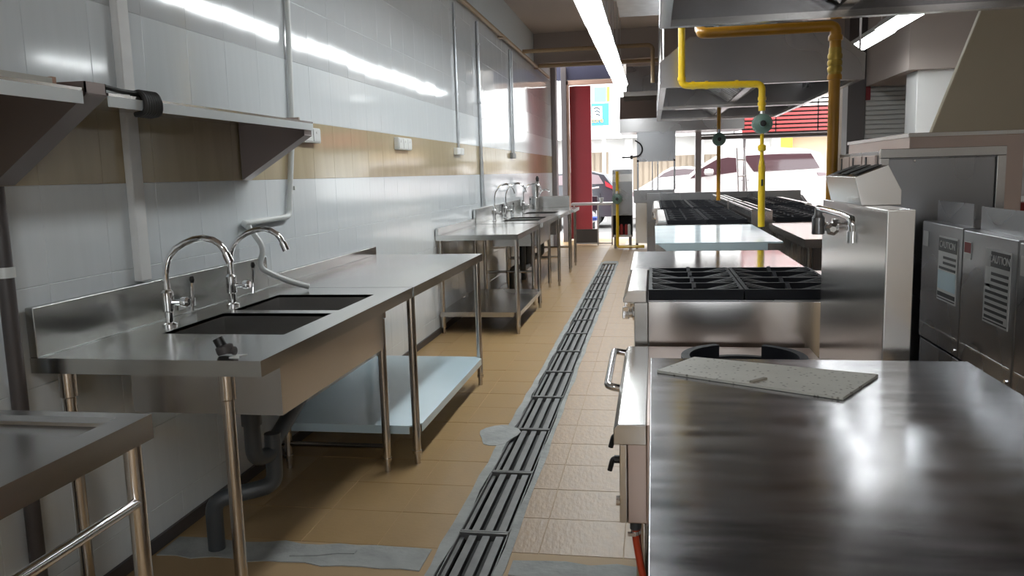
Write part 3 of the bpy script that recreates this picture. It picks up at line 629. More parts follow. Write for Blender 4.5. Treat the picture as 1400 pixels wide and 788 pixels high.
for k in range(4): MB().prism([(7.0, 2.81 + k * .045), (7.05, 2.83 + k * .045), (7.05, 2.835 + k * .045), (7.0, 2.815 + k * .045)], 'x', -.28, .21).build('slat', 'steel_dull', t)
B(-.30, .23, 7.06, 7.9, 2.77, 3.5).build('duct', 'galv', t)

# ------------------------------------------------------------------ extraction hoods
def island_hood(label, x0, x1, y0, y1, z, skirt=.19, top=.38, sh=.24, nf=4, hang=True):
    t = thing('extraction_hood', label, 'hood', ((x0 + x1) / 2, (y0 + y1) / 2, z), 'stainless island extraction hoods')
    hexa = [(x0, z), (x0, z + skirt), (x0 + sh, z + top), (x1 - sh, z + top), (x1, z + skirt), (x1, z)]
    MB().prism(hexa, 'y', y0, y0 + .006).build('end_panel', 'steel_hood', t); MB().prism(hexa, 'y', y1 - .006, y1).build('end_panel', 'steel_hood', t)
    k = .006
    MB().box(x0, x0 + k, y0 + k, y1 - k, z, z + skirt).build('side_panel', 'steel_hood', t); MB().box(x1 - k, x1, y0 + k, y1 - k, z, z + skirt).build('side_panel', 'steel_hood', t)
    MB().plate([(x0, y0 + k, z + skirt), (x0 + sh, y0 + k, z + top), (x0 + sh, y1 - k, z + top), (x0, y1 - k, z + skirt)], .005).build('shoulder', 'steel_hood', t)
    MB().plate([(x1, y0 + k, z + skirt), (x1 - sh, y0 + k, z + top), (x1 - sh, y1 - k, z + top), (x1, y1 - k, z + skirt)], -.005).build('shoulder', 'steel_hood', t)
    B(x0 + sh, x1 - sh, y0 + k, y1 - k, z + top - k, z + top).build('top_panel', 'steel_hood', t)
    l = MB(); g = .05
    l.box(x0 + k, x1 - k, y0 + k, y0 + g, z, z + .004).box(x0 + k, x1 - k, y1 - g, y1 - k, z, z + .004).box(x0 + k, x0 + g, y0 + g, y1 - g, z, z + .004).box(x1 - g, x1 - k, y0 + g, y1 - g, z, z + .004)
    l.box(x0 + g - .004, x0 + g, y0 + g, y1 - g, z + .004, z + .03).box(x1 - g, x1 - g + .004, y0 + g, y1 - g, z + .004, z + .03).box(x0 + g, x1 - g, y0 + g - .004, y0 + g, z + .004, z + .03).box(x0 + g, x1 - g, y1 - g, y1 - g + .004, z + .004, z + .03)
    l.build('grease_gutter', 'steel_bright', t)
    xc = (x0 + x1) / 2; hw = (x1 - x0) / 2 - sh - .02; n = nf; Ls = (y1 - y0 - .12) / n
    B(xc - .03, xc + .03, y0 + k, y1 - k, z + .045, z + .06).build('filter_trough', 'steel', t)
    for s in (-1, 1):
        for i in range(n):
            ya = y0 + .06 + i * Ls + .01; yb = ya + Ls - .02
            f = MB().plate([(xc + s * .03, ya, z + .065), (xc + s * hw, ya, z + top - .02), (xc + s * hw, yb, z + top - .02), (xc + s * .03, yb, z + .065)], .012 * s).build('filter', 'steel_dull', t)
            bb = MB()
            for q in range(5):
                yv = ya + (q + .5) * (yb - ya) / 5
                bb.plate([(xc + s * .04, yv - .012, z + .055), (xc + s * (hw - .02), yv - .012, z + top - .032), (xc + s * (hw - .02), yv + .012, z + top - .032), (xc + s * .04, yv + .012, z + .055)], -.008 * s)
            bb.build('baffles', 'steel', f)
    if hang:
        for xx in (x0 + .03, x1 - .03):
            for yy in (y0 + .05, y1 - .05): MB().tube([(xx, yy, z + skirt - .02), (xx, yy, 3.5)], .008, 6).build('hanger', 'alu', t)
    B(xc - .25, xc + .25, (y0 + y1) / 2 - .3, (y0 + y1) / 2 + .3, z + top, 3.5).build('duct', 'galv', t)
    return t
island_hood('near stainless extraction hood at the top right of the photo', .03, 1.66, 1.75, 3.97, 2.0)
island_hood('middle stainless extraction hood with sloping shoulders, behind the yellow gas pipe', .055, 1.60, 6.75, 9.18, 2.0)
island_hood('third extraction hood, directly beyond the middle one', .05, 1.60, 9.22, 11.3, 2.0)
t = thing('wall_canopy', 'big stainless canopy with a bright skirt across the far end', 'hood', (.3, 14.5, 2.0))
B(-.56, 1.5, 14.2, 15.3, 2.0, 2.23).build('skirt', 'steel_skirt', t, .003)
MB().prism([(14.2, 2.23), (14.5, 2.62), (15.3, 2.62), (15.3, 2.23)], 'x', -.56, 1.5).build('sloped_front', 'steel_hood', t)
B(-.50, 1.5, 14.42, 15.3, 2.62, 2.70).build('ledge', 'steel_bright', t, .003)
B(-.45, 1.5, 14.5, 15.3, 2.70, 3.12).build('plenum', 'steel_dull', t, .003); B(-.45, 1.5, 14.45, 15.3, 3.12, 3.17).build('cap', 'steel_bright', t)
for x in (-.4, 1.3): MB().tube([(x, 14.9, 3.17), (x, 14.9, 3.5)], .008, 6).build('hanger', 'alu', t)

# ------------------------------------------------------------------ ranges
def grate_mesh(w_, d_):
    b = MB(); h = .042; t = .016
    b.box(0, w_, 0, t, 0, h).box(0, w_, d_ - t, d_, 0, h).box(0, t, t, d_ - t, 0, h).box(w_ - t, w_, t, d_ - t, 0, h)
    b.box(t, w_ - t, d_ / 2 - .008, d_ / 2 + .008, .012, h + .002)
    for cy in (d_ * .26, d_ * .74):
        cx = w_ / 2
        b.lathe([(.055, .0), (.055, .012), (.035, .02), (.012, .02)], (cx, cy, -.002), n=14)
        for a in range(8):
            an = a * math.pi / 4 + .0
            ex = cx + math.cos(an) * (w_ / 2 - t); ey = cy + math.sin(an) * (d_ * .24 - t * .5)
            if a % 2: ex = cx + math.copysign(w_ / 2 - t, math.cos(an)); ey = cy + math.copysign(d_ * .13, math.sin(an))
            sx = cx + (ex - cx) * .25; sy = cy + (ey - cy) * .25
            v = Vector((ex - sx, ey - sy, 0)).normalized(); p = Vector((-v.y, v.x, 0)) * .008
            z1, z0 = h + .006, h - .016
            q = [(ex, ey, z1), (sx, sy, z0)]
            A = [b.bm.verts.new((q[0][0] + s * p.x, q[0][1] + s * p.y, zz)) for s in (-1, 1) for zz in (.014, q[0][2])]
            C = [b.bm.verts.new((q[1][0] + s * p.x, q[1][1] + s * p.y, zz)) for s in (-1, 1) for zz in (q[1][2] - .014, q[1][2])]
            for f in ((A[0], A[1], A[3], A[2]), (C[0], C[2], C[3], C[1]), (A[0], C[0], C[1], A[1]), (A[2], A[3], C[3], C[2]), (A[1], C[1], C[3], A[3]), (A[0], A[2], C[2], C[0])): b.bm.faces.new(f)
    return b
def knob(t, x, y, z, s=-1):
    k = MB().lathe([(.032, 0), (.032, .008), (.022, .012), (.021, .026), (.016, .028)], (x, y, z), (s, 0, 0), 16).build('knob', 'chrome', t)
    xa, xb = sorted((x + s * .024, x + s * .052))
    MB().box(xa, xb, y - .008, y + .008, z - .026, z + .026).build('knob_grip', 'chrome', k, .003)
def burner_range(label, x0, x1, y0, y1, z, nx, ny, s=-1, front=.10, body_z=.58, plate_y=None, legs=True, knobs=4, group='open burner ranges'):
    # s=-1: controls on the -x side
    t = thing('burner_range', label, 'range', ((x0 + x1) / 2, (y0 + y1) / 2, 0), group)
    yend = plate_y or y1
    B(x0, x1, y0, yend, body_z, z - .045).build('body', 'steel_bright', t, .004)
    B(x0, x1, y0, y1, z - .045, z - .040).build('drip_tray', 'steel_dull', t)
    fx0, fx1 = (x0 - front, x0) if s < 0 else (x1, x1 + front)
    if s < 0: MB().prism([(fx0 + .02, z), (fx1 - .006, z), (fx1 - .006, z - .05), (fx0 - .0, z - .05), (fx0 - .0, z - .035)], 'y', y0, y1).build('front_ledge', 'steel_bright', t, .003)
    else: MB().prism([(fx1 - .02, z), (fx0 + .006, z), (fx0 + .006, z - .05), (fx1, z - .05), (fx1, z - .035)], 'y', y0, y1).build('front_ledge', 'steel_bright', t, .003)
    fp = MB().box(*((fx0 + .045, x0) if s < 0 else (x1, fx1 - .045)), y0, yend, body_z, z - .05).build('control_panel', 'steel', t, .003)
    gw, gd = (x1 - x0) / nx, (y1 - y0) / ny; first = None
    for i in range(nx):
        for j in range(ny):
            if first is None:
                gm = grate_mesh(gw - .006, gd - .006); bmesh.ops.translate(gm.bm, verts=gm.bm.verts[:], vec=(x0 + .003, y0 + .003, z - .039)); first = o = gm.build('grate', 'iron', t)
            else:
                o = first.copy(); COL.objects.link(o); o.location = first.location + Vector((i * gw, j * gd, 0))
    kx = fx0 + .045 if s < 0 else fx1 - .045
    for q in range(knobs): knob(t, kx, y0 + (q + .5) * (yend - y0) / knobs, (z + body_z) / 2 + .02, s)
    if legs:
        for lx in (x0 + .05, x1 - .05):
            for ly in (y0 + .06, yend - .06): leg(t, lx, ly, body_z)
    return t
r1 = burner_range('near four burner range with black grates beside a polished steel top', -.022, .735, 3.30, 4.06, .868, 2, 2, plate_y=4.08, knobs=3, body_z=.60)
t = thing('griddle_top', 'polished flat steel cooking top just beyond the near burner range', 'griddle', (.3, 4.55, 0))
B(-.115, .735, 4.085, 5.01, .835, .86).build('plate', 'steel_mirror', t, .003); B(-.05, .735, 4.10, 5.0, .60, .835).build('body', 'steel', t, .003)
for lx in (0, .68):
    for ly in (4.15, 4.94): leg(t, lx, ly, .60)
for q in range(2): knob(t, -.05, 4.3 + q * .4, .74)
t = thing('flue_riser', 'stepped bright steel flue riser behind the near burner range', 'flue', (.8, 3.7, 0))
B(.742, .858, 3.32, 4.12, .0, .845).build('base', 'steel', t, .003); B(.80, .858, 3.32, 4.08, .845, .915).build('step', 'steel_bright', t, .003); B(.82, .855, 3.32, 3.95, .915, .945).build('cap', 'steel_bright', t, .003)
burner_range('left-hand burner range just beyond the blue film table', .13, .87, 7.84, 10.05, .875, 2, 5, knobs=5)
burner_range('left-hand burner range farthest from the camera', .09, .87, 10.35, 12.9, .88, 2, 5, knobs=5)
burner_range('right-hand burner range just beyond the right cabinet table', 1.12, 1.84, 7.84, 10.25, .885, 2, 5, 1, knobs=5)
burner_range('right-hand burner range farthest from the camera', 1.12, 1.84, 10.55, 12.9, .90, 2, 5, 1, knobs=5)
def spine(label, x0, x1, y0, y1, z):
    t = thing('back_riser', label, 'flue', ((x0 + x1) / 2, (y0 + y1) / 2, 0), 'slotted flue risers between ranges')
    B(x0, x1, y0, y1, 0, z - .01).build('riser', 'steel_bright', t, .003)
    B(x0 + .02, x1 - .02, y0 + .03, y1 - .03, z - .0098, z - .008).build('slot', 'darkgap', t)
    for xa in (x0, x1 - .02): B(xa, xa + .02, y0, y1, z - .01, z).build('top_flange', 'steel_bright', t, .002)
spine('left bright flue riser between the nearer pair of ranges', .895, .985, 7.80, 10.1, .965); spine('right bright flue riser between the nearer pair of ranges', .995, 1.085, 7.80, 10.1, .955)
spine('left bright flue riser between the farther pair of ranges', .90, .985, 10.35, 12.9, .96); spine('right bright flue riser between the farther pair of ranges', .995, 1.085, 10.35, 12.9, .95)
tag(B(-.1, 2.3, 13.5, 13.56, 0, .98).build('low_steel_screen', 'steel_dull', None, .003), 'low grey steel screen behind the far ranges', 'screen')  # dark steel stands in for the backlit side of the screen
# film covered table and right table
def cab(name, label, x0, x1, y0, y1, z, m, sk):
    t = thing(name, label, 'table', ((x0 + x1) / 2, (y0 + y1) / 2, 0))
    b = MB(); b.box(x0, x1, y0, y1, z - .012, z); b.build('worktop', m, t, .002)
    b = MB().box(x0, x1, y0, y0 + .004, z - .06, z - .012).box(x0, x0 + .004, y0 + .004, y1, z - .06, z - .012).box(x1 - .004, x1, y0 + .004, y1, z - .06, z - .012); b.build('skirt', 'steel', t)
    if sk: MB().prism([(x0 + .075, z - .055), (x1 - .10, z - .055), (x1 - .10, z - .001), (x0 + .004, z - .001)], 'y', y0 - .0025, y0 - .0005).build('film_flap', 'filmskirt', t)
    B(x0 + .07, x1 - .07, y0 + .06, y1 - .05, .12, z - .06).build('cabinet_body', 'steel_dull', t, .003)
    for lx in (x0 + .04, x1 - .04):
        for ly in (y0 + .04, y1 - .04): leg(t, lx, ly, z - .06)
    return t
cab('film_covered_table', 'steel table still wrapped in pale blue protective film', .015, .865, 5.70, 7.50, .85, 'film', True)
cab('cabinet_table', 'steel cabinet table right of the yellow gas pipe, reflecting red', 1.02, 1.95, 5.80, 7.55, .855, 'steel_bright', False)
# far cabinets
t = thing('warming_cabinet', 'upright steel cabinet on legs by the door, lower bay open with red parts', 'cabinet', (-.5, 14.5, 0))
b = MB().box(-.70, -.36, 14.4, 14.8, .58, 1.38); b.build('body', 'steel_dull', t, .004)
B(-.70, -.36, 14.385, 14.4, 1.17, 1.30).build('top_panel', 'steel_bright', t); B(-.70, -.36, 14.40, 14.42, .20, .24).build('bottom_rail', 'steel', t)
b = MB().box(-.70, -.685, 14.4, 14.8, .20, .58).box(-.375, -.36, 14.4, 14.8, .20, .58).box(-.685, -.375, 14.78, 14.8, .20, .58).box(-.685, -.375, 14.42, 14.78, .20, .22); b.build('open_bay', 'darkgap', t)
for x, mm in ((-.62, 'posterw'), (-.55, 'redpart'), (-.47, 'redpart'), (-.42, 'posterw')): MB().lathe([(.03, 0), (.03, .16), (.02, .2)], (x, 14.5, .22), n=10).build('burner_part', mm, t)
for lx in (-.66, -.40):
    for ly in (14.45, 14.75): MB().tube([(lx, ly, 0), (lx, ly, .20)], .025, 10).build('leg', 'steel_dull', t)
t = thing('serving_counter', 'steel serving counter with a framed sneeze screen under the far canopy', 'counter', (.05, 14.5, 0))
B(-.33, .36, 14.2, 14.7, .80, 1.02).build('counter_top', 'steel_dull', t, .004); B(-.30, .2, 14.25, 14.65, .1, .80).build('base', 'steel_bright', t, .004)  # counter top and screen take darker steel for their backlit shade
b = MB()
for x in (-.27, .345): b.box(x, x + .03, 14.2, 14.24, 1.02, 1.99)
b.box(-.27, .375, 14.2, 14.24, 1.50, 1.53).box(-.27, .375, 14.2, 14.24, 1.97, 2.0).box(-.02, 0, 14.21, 14.23, 1.02, 1.5).box(.07, .09, 14.21, 14.23, 1.02, 1.5); b.build('screen_frame', 'steel_dull', t)
B(-.24, .345, 14.21, 14.23, 1.53, 1.97).build('panel', 'steel_dull', t)
for lx in (-.28, .16):
    for ly in (14.3, 14.6): MB().tube([(lx, ly, 0), (lx, ly, .1)], .02, 10).build('leg', 'steel_dull', t)
b = MB().tube([(-.30, 14.15, 1.86), (-.20, 14.14, 1.80), (-.17, 14.14, 1.70), (-.22, 14.14, 1.60), (-.36, 14.14, 1.58), (-.52, 14.14, 1.58)], .012, 8, .06).lathe([(.035, -.02), (.035, .02)], (-.36, 14.14, 1.58), (1, 0, 0), 10)
o = tag(b.build('pressure_hose', 'rubber'), 'black curled gas hose with a gauge in front of the serving counter', 'hose')
# rail counter, cup and chair at the door
t = thing('door_counter', 'narrow steel rail counter by the red door panel', 'counter', (-1.1, 15.3, 0))
B(-1.50, -.72, 15.1, 15.45, .74, .785).build('top', 'alu', t, .003)
for x in (-1.46, -1.02, -.76): MB().box(x, x + .025, 15.12, 15.145, 0, .74).build('leg', 'alu', t)
B(-1.46, -.74, 15.12, 15.145, .02, .045).build('foot_rail', 'alu', t); B(-1.435, -1.02, 15.125, 15.135, .045, .30).build('glass_panel', 'pvcdark', t)
t = thing('cup', 'small white cup with a black straw on the door rail counter', 'cup', (-.95, 15.25, .785)); MB().lathe([(.03, 0), (.04, .08), (.045, .085)], (-.95, 15.25, .785)).build('cup_body', 'posterw', t); MB().tube([(-.95, 15.25, .83), (-.97, 15.25, .95)], .006, 6).build('straw', 'black', t)
t = thing('chair', 'blue-seated chair standing outside behind the door rail counter', 'chair', (-1.3, 16.9, -.02))
B(-1.56, -1.14, 16.7, 17.1, .36, .43).build('seat', 'seat', t, .015)
for lx in (-1.54, -1.16):
    for ly in (16.72, 17.08): MB().tube([(lx, ly, -.02), (lx, ly, .36)], .014, 8).build('leg', 'alu', t)
B(-1.56, -1.14, 17.06, 17.1, .55, .85).build('backrest', 'carblack', t, .01)
for lx in (-1.54, -1.16): MB().tube([(lx, 17.08, .36), (lx, 17.08, .6)], .014, 8).build('back_post', 'alu', t)
t = thing('motorcycle', 'dark motorcycle half hidden behind the red door panel', 'motorcycle', (-1.5, 18.0, -.02))
for yv in (17.5, 18.7): MB().lathe([(.20, -.05), (.28, -.06), (.30, 0), (.28, .06), (.20, .05)], (-1.45, yv, .28), (1, 0, 0), 20).build('wheel', 'tyre', t)
MB().tube([(-1.45, 17.5, .28), (-1.45, 17.75, .85), (-1.45, 18.3, .75), (-1.45, 18.7, .3)], .09, 10, .15).build('frame', 'carblack', t)
MB().lathe([(.02, -.35), (.12, -.25), (.14, .1), (.08, .32)], (-1.45, 18.1, .82), (0, 1, 0), 14).build('seat', 'rubber', t)
MB().tube([(-1.75, 17.75, 1.02), (-1.5, 17.72, .98), (-1.4, 17.72, .98), (-1.15, 17.75, 1.02)], .018, 8, .05).build('handlebar', 'alu', t)
t = thing('step_ladder', 'slim aluminium ladder standing in front of the white van', 'ladder', (1.63, 15.6, 0))
for x0, x1 in ((1.60, 1.53), (1.77, 1.66)): MB().tube([(x0, 15.6, 0), (x1, 15.75, 1.72)], .016, 8).build('rail', 'alu', t)
for k in range(5):
    z = .3 + .3 * k; f = z / 1.72; MB().tube([(1.60 - .07 * f, 15.6 + .15 * f, z), (1.77 - .11 * f, 15.6 + .15 * f, z)], .012, 8).build('rung', 'alu', t)

# ------------------------------------------------------------------ yellow gas pipes and regulators
def regulator(t, x, y, z, r):
    o = MB().lathe([(r * .35, -.05), (r * .9, -.035), (r, -.02), (r, .02), (r * .9, .032), (r * .35, .045), (r * .32, .06)], (x, y, z), (0, -1, 0), 24).build('regulator', 'green', t)
    MB().lathe([(r * .30, 0), (r * .30, .006), (r * .2, .008)], (x, y - .06, z), (0, -1, 0), 14).build('adjuster_cap', 'black', o)
    for k in range(8):
        a = k * math.pi / 4; MB().lathe([(.006, -.026), (.006, .026)], (x + r * .93 * math.cos(a), y, z + r * .93 * math.sin(a)), (0, 1, 0), 6).build('bolt', 'alu', o)
    MB().tube([(x, y, z + r * .8), (x, y, z + r * 1.5)], .022, 10, r2=.014).build('inlet', 'alu', o)
t = thing('gas_pipe', 'yellow gas pipe with a large green regulator in front of the middle hood', 'pipe', (.81, 6.45, 0))
MB().tube([(.216, 6.45, 3.5), (.216, 6.45, 1.98), (.806, 6.45, 1.968), (.806, 6.45, 1.77)], .026, 14, .05).build('supply_run', 'yellow', t)
for p, a in (((.216, 6.45, 2.03), (0, 0, 1)), ((.30, 6.45, 1.979), (1, 0, 0)), ((.40, 6.45, 1.977), (1, 0, 0)), ((.62, 6.45, 1.973), (1, 0, 0)), ((.806, 6.45, 1.86), (0, 0, 1)), ((.806, 6.45, 1.82), (0, 0, 1))): MB().lathe([(.031, -.012), (.031, .012)], p, a, 14).build('coupling', 'yellow', t)
regulator(t, .81, 6.45, 1.675, .075)
MB().tube([(.81, 6.45, 1.60), (.812, 6.45, 1.40)], .014, 10).lathe([(.02, 1.47), (.03, 1.48), (.03, 1.51), (.02, 1.52)], (.811, 6.45, 0)).build('nipple', 'yellow', t)
t.location = (.81, 6.45, 0)
MB().tube([(.812, 6.45, 1.43), (.812, 6.45, 1.36)], .013, 12, r2=.026).build('reducer', 'yellow', t)
MB().tube([(.812, 6.45, 1.36), (.90, 6.45, .70), (.90, 6.45, 0)][:1] + [(.815, 6.45, .90)], .026, 14).build('riser', 'yellow', t)
B(.805, .82, 6.4215, 6.4235, 1.21, 1.26).build('marking', 'labelblack', t)
t2 = thing('gas_pipe', 'thick amber gas main dropping beside the near hood', 'pipe', (.85, 4.16, 0))
MB().tube([(.235, 4.35, 2.06), (.235, 4.16, 2.0), (.85, 4.16, 2.0), (.85, 4.16, 0)], .026, 16, .03).build('main', 'orange', t2)
MB().tube([(.235, 4.35, 2.04), (.235, 4.35, 3.5)], .026, 12).build('feed', 'orange', t2)
for z, mm in ((1.945, 'orange'), (1.86, 'brass'), (1.83, 'brass'), (1.80, 'brass'), (1.765, 'orange')): MB().lathe([(.032, -.012), (.034, 0), (.032, .012)], (.85, 4.16, z), n=14).build('fitting', mm, t2)
MB().tube([(.85, 4.16, 1.90), (.85, 4.16, 1.775)], .029, 14).build('valve_body', 'brass', t2)
t3 = thing('gas_pipe', 'thin amber gas pipe with a small green regulator below the middle hood', 'pipe', (.742, 9.7, 0))
MB().tube([(.742, 9.70, 2.05), (.742, 9.70, .985)], .022, 10).build('drop', 'orange', t3); regulator(t3, .742, 9.66, 1.68, .075)
t4 = thing('gas_pipe', 'yellow gas pipe with a green regulator in front of the warming cabinet', 'pipe', (-.62, 14.2, 0))
MB().tube([(-.61, 14.2, 1.35), (-.61, 14.2, .05), (-.15, 14.2, .05)], .026, 10, .04).build('pipe', 'yellow', t4); regulator(t4, -.61, 14.17, .88, .09)

# ------------------------------------------------------------------ near right group
WR = t = thing('wok_range', 'low wok range with a tall steel back, swing faucet and chrome rail', 'range', (.25, 2.7, 0))
# front rail ledge, body
MB().prism([(-.112, .588), (-.112, .635), (-.10, .648), (-.02, .648), (-.02, .588)], 'y', 2.215, 3.25).build('front_ledge', 'steel', t, .003)
MB().box(-.02, .60, 2.215, 2.235, .35, .648).box(-.02, .60, 3.23, 3.25, .35, .648).box(-.02, .60, 2.235, 3.23, .615, .648).build('hob_plate', 'steel_pink', t, .003)
B(-.075, .60, 2.24, 3.23, .345, .588).build('body', 'steel_pink', t, .004)
B(-.096, -.075, 2.225, 3.24, .352, .586).build('front_panel', 'steel_bright', t, .003)
for lx in (-.03, .55):
    for ly in (2.29, 3.18): MB().tube([(lx, ly, 0), (lx, ly, .345)], .022, 12).build('leg', 'steel_tube', t)
MB().tube([(-.10, 2.70, .618), (-.155, 2.70, .628), (-.155, 3.2, .64), (-.10, 3.2, .63)], .013, 12, .035).build('hand_rail', 'chrome', t)
bk = B(.598, .668, 2.245, 3.06, .345, 1.232).build('backsplash', 'steel_bright', t, .003)
for yv, z in ((2.36, .565), (2.30, .515)):
    v = MB().tube([(-.094, yv, z), (-.118, yv, z + .004), (-.128, yv, z - .035)], .0075, 8, .012).build('gas_lever', 'black', t); MB().lathe([(.012, 0), (.012, .02)], (-.094, yv, z), (-1, 0, 0), 10).build('lever_hub', 'black', v)
MB().lathe([(.015, 0), (.015, .012)], (-.096, 2.27, .40), (-1, 0, 0), 10).build('gas_nozzle', 'chrome', t)
# wok ring
rg = MB()
def arc_wall(b, c, r0, r1, z0, z1, a0, a1, n=20, lean=.0):
    A = [[b.bm.verts.new((c[0] + (r + (lean if z == z1 else 0)) * math.cos(a0 + (a1 - a0) * k / n), c[1] + (r + (lean if z == z1 else 0)) * math.sin(a0 + (a1 - a0) * k / n), z)) for r, z in ((r0, z0), (r1, z0), (r1, z1), (r0, z1))] for k in range(n + 1)]
    for p, q in zip(A, A[1:]):
        for i in range(4): b.bm.faces.new((p[i], p[(i + 1) % 4], q[(i + 1) % 4], q[i]))
    b.bm.faces.new(A[0]); b.bm.faces.new(A[-1][::-1])
arc_wall(rg, (.285, 2.64), .172, .195, .648, .712, 0, 2 * math.pi - .001, 40)
arc_wall(rg, (.285, 2.64), .17, .197, .7125, .752, R(112), R(235), 16); arc_wall(rg, (.285, 2.64), .17, .197, .7125, .752, R(-35), R(64), 16)
rg.build('wok_ring', 'iron', t)
# swing faucet on the back column
MB().lathe([(.024, 0), (.024, .01), (.013, .012), (.013, .05)], (.598, 2.86, 1.15), (-1, 0, 0), 12).build('faucet_mount', 'chrome', t)
f = MB().lathe([(.02, 0), (.021, .005), (.021, .055), (.014, .065), (.012, .09)], (.54, 2.83, 1.125)).build('faucet_valve', 'steel_dull', t)
MB().tube([(.54, 2.83, 1.212), (.536, 2.75, 1.212), (.53, 2.42, 1.212), (.53, 2.32, 1.205), (.53, 2.315, 1.165)], .0105, 12, .05).build('faucet_spout', 'chrome', t)
MB().tube([(.53, 2.315, 1.172), (.53, 2.315, 1.142)], .015, 12).build('faucet_tip', 'chrome', t)
MB().tube([(.56, 2.77, 1.15), (.56, 2.72, 1.15)], .014, 10).lathe([(.02, 0), (.022, .01), (.01, .02)], (.56, 2.72, 1.15), (0, -1, 0), 6).build('faucet_handle', 'chrome', t)
# flue box on the column
fb = thing('flue_box', 'slanted steel flue box with three slots on top of the wok range back', 'flue', (.64, 2.7, 1.233))
poly = [(.592, 1.2325), (.700, 1.2325), (.700, 1.275), (.662, 1.348), (.572, 1.315)]
MB().prism(poly, 'y', 2.49, 2.90).build('casing', 'steel_bright', fb, .002)
for k in range(3):
    ya = 2.53 + k * .125; MB().plate([(.586, ya, 1.3225), (.655, ya, 1.3478), (.655, ya + .075, 1.3478), (.586, ya + .075, 1.3225)], .002).build('slot', 'darkgap', fb)
# hose
ho = MB().tube([(-.054, 2.27, .325), (-.052, 2.27, .28), (-.035, 2.26, .18), (.0, 2.25, .07), (.08, 2.25, .013), (.2, 2.28, .0115)], .0105, 12, .06).build('gas_hose', 'hose', WR, label='red rubber gas hose')
MB().tube([(-.054, 2.27, .345), (-.054, 2.27, .318)], .016, 12).build('connector', 'pvcgrey', ho)
MB().lathe([(.0135, 0), (.0135, .012)], (-.054, 2.27, .30)).box(-.076, -.052, 2.252, 2.262, .300, .310).build('hose_clip', 'chrome', ho)
# foreground worktable
t = thing('foreground_table', 'large smeared stainless worktable filling the lower right corner', 'table', (.4, 1.5, 0))
b = MB(); b.box(-.008, .782, .75, 2.17, .838, .85); b.build('worktop', 'steel_smear', t, .002)
b = MB().box(-.008, -.004, .75, 2.17, .80, .838).box(.778, .782, .75, 2.17, .80, .838).box(-.004, .778, 2.166, 2.17, .80, .838).box(-.004, .778, .75, .754, .80, .838); b.build('skirt', 'steel_bright', t)
for lx in (.03, .745):
    for ly in (.80, 2.12): leg(t, lx, ly, .80)
B(.0, .774, .77, 2.15, .16, .17).build('undershelf', 'steel', t)
sl = MB().prism([(.008, 2.002), (.106, 2.157), (.524, 1.993), (.400, 1.783)], 'z', .8505, .8575).build('terrazzo_offcut', 'terrazzo', None, .0008)
tag(sl, 'speckled terrazzo tile offcut lying on the foreground worktable', 'tile')
ch = MB().prism([(.218, 1.893), (.226, 1.888), (.262, 1.925), (.255, 1.931)], 'z', .8577, .8625).build('wood_chip', 'wood'); tag(ch, 'small dark wood chip lying on the terrazzo offcut', 'chip')
# fryers
def fryer(label, y0, y1, x=1.0, z=1.13, lab=0):
    t = thing('deep_fryer', label, 'fryer', (x + .35, (y0 + y1) / 2, 0), 'deep fryers with caution plates')
    B(x, x + .72, y0, y1, .70, z).build('case', 'steel_dull', t, .004); B(x + .004, x + .72, y0 + .002, y1 - .002, .12, .692).build('base_case', 'steel_dull', t, .004)
    B(x - .002, x + .0, y0 + .012, y1 - .012, .755, .76).build('crease', 'steel', t)
    MB().box(x + .05, x + .054, y0 + .06, y1 + .0, z, z + .075).box(x + .10, x + .60, y0 + .05, y0 + .054, z, z + .03).build('splash_plate', 'steel_dull', t)
    for i in range(2):
        MB().lathe([(.006, 0), (.006, .004)], (x, y0 + .03, .72 - i * .05), (-1, 0, 0), 8).build('screw', 'chrome', t)
    MB().box(x + .20, x + .60, y0 + .04, y1 - .04, z, z + .004).build('oil_well', 'darkgap', t)
    for lx in (x + .06, x + .66):
        for ly in (y0 + .05, y1 - .05): MB().tube([(lx, ly, 0), (lx, ly, .12)], .02, 10).build('leg', 'steel_tube', t)
    if lab:
        ya, yb = y0 + .035, y0 + .215; za, zb = z - .265, z - .04
        p = B(x - .003, x - .0005, ya, yb, za, zb).build('caution_plate', 'label', t)
        B(x - .0045, x - .003, ya + .004, yb - .045 if lab == 2 else yb - .004, zb - .052, zb - .006).build('black_header', 'labelblack', p)
        text('CAUTION', .033, 'label', p, (x - .0052, (ya + yb) / 2 - (.018 if lab == 2 else 0), zb - .029), (R(90), 0, R(-90)), 'caution_lettering')
        n = 8 if lab == 2 else 3
        for k in range(n):
            zz = zb - .068 - k * .019; e = (.03, .02, .03, .02, .02, .02, .012, .055)[k]
            B(x - .004, x - .003, ya + (.03 if k == 7 else .01), yb - (.05 if k < 2 else .012), zz - .009, zz).build('text_line', 'labelblack', p)
        if lab == 2: B(x - .004, x - .003, yb - .045, yb - .008, zb - .12, zb - .055).build('hand_symbol', 'posterw', p)
        else:
            B(x - .004, x - .003, ya + .006, yb - .006, za + .04, za + .105).build('white_patch', 'film', p); B(x - .004, x - .003, ya + .006, yb - .006, za + .015, za + .03).build('text_line', 'labelblack', p)
        B(x - .004, x - .003, ya + .006, yb - .006, za + .006, za + .010).build('border', 'labelblack', p)
    q = B(x - .003, x - .0005, y1 - .075, y1 - .02, z - .09, z - .035).build('rating_plate', 'label', t)
    if lab == 2: B(x - .004, x - .003, y1 - .073, y1 - .022, z - .07, z - .037).build('maroon_field', 'redpart', q)
    return t
fryer('farther deep fryer, its caution plate half covered by a pale patch', 2.868, 3.275, lab=1, z=1.135)
fryer('nearer deep fryer with a full black and silver caution plate', 2.455, 2.862, lab=2, z=1.13)
fryer('deep fryer cut off by the right edge of the photo', 2.04, 2.448, lab=0, z=1.125)
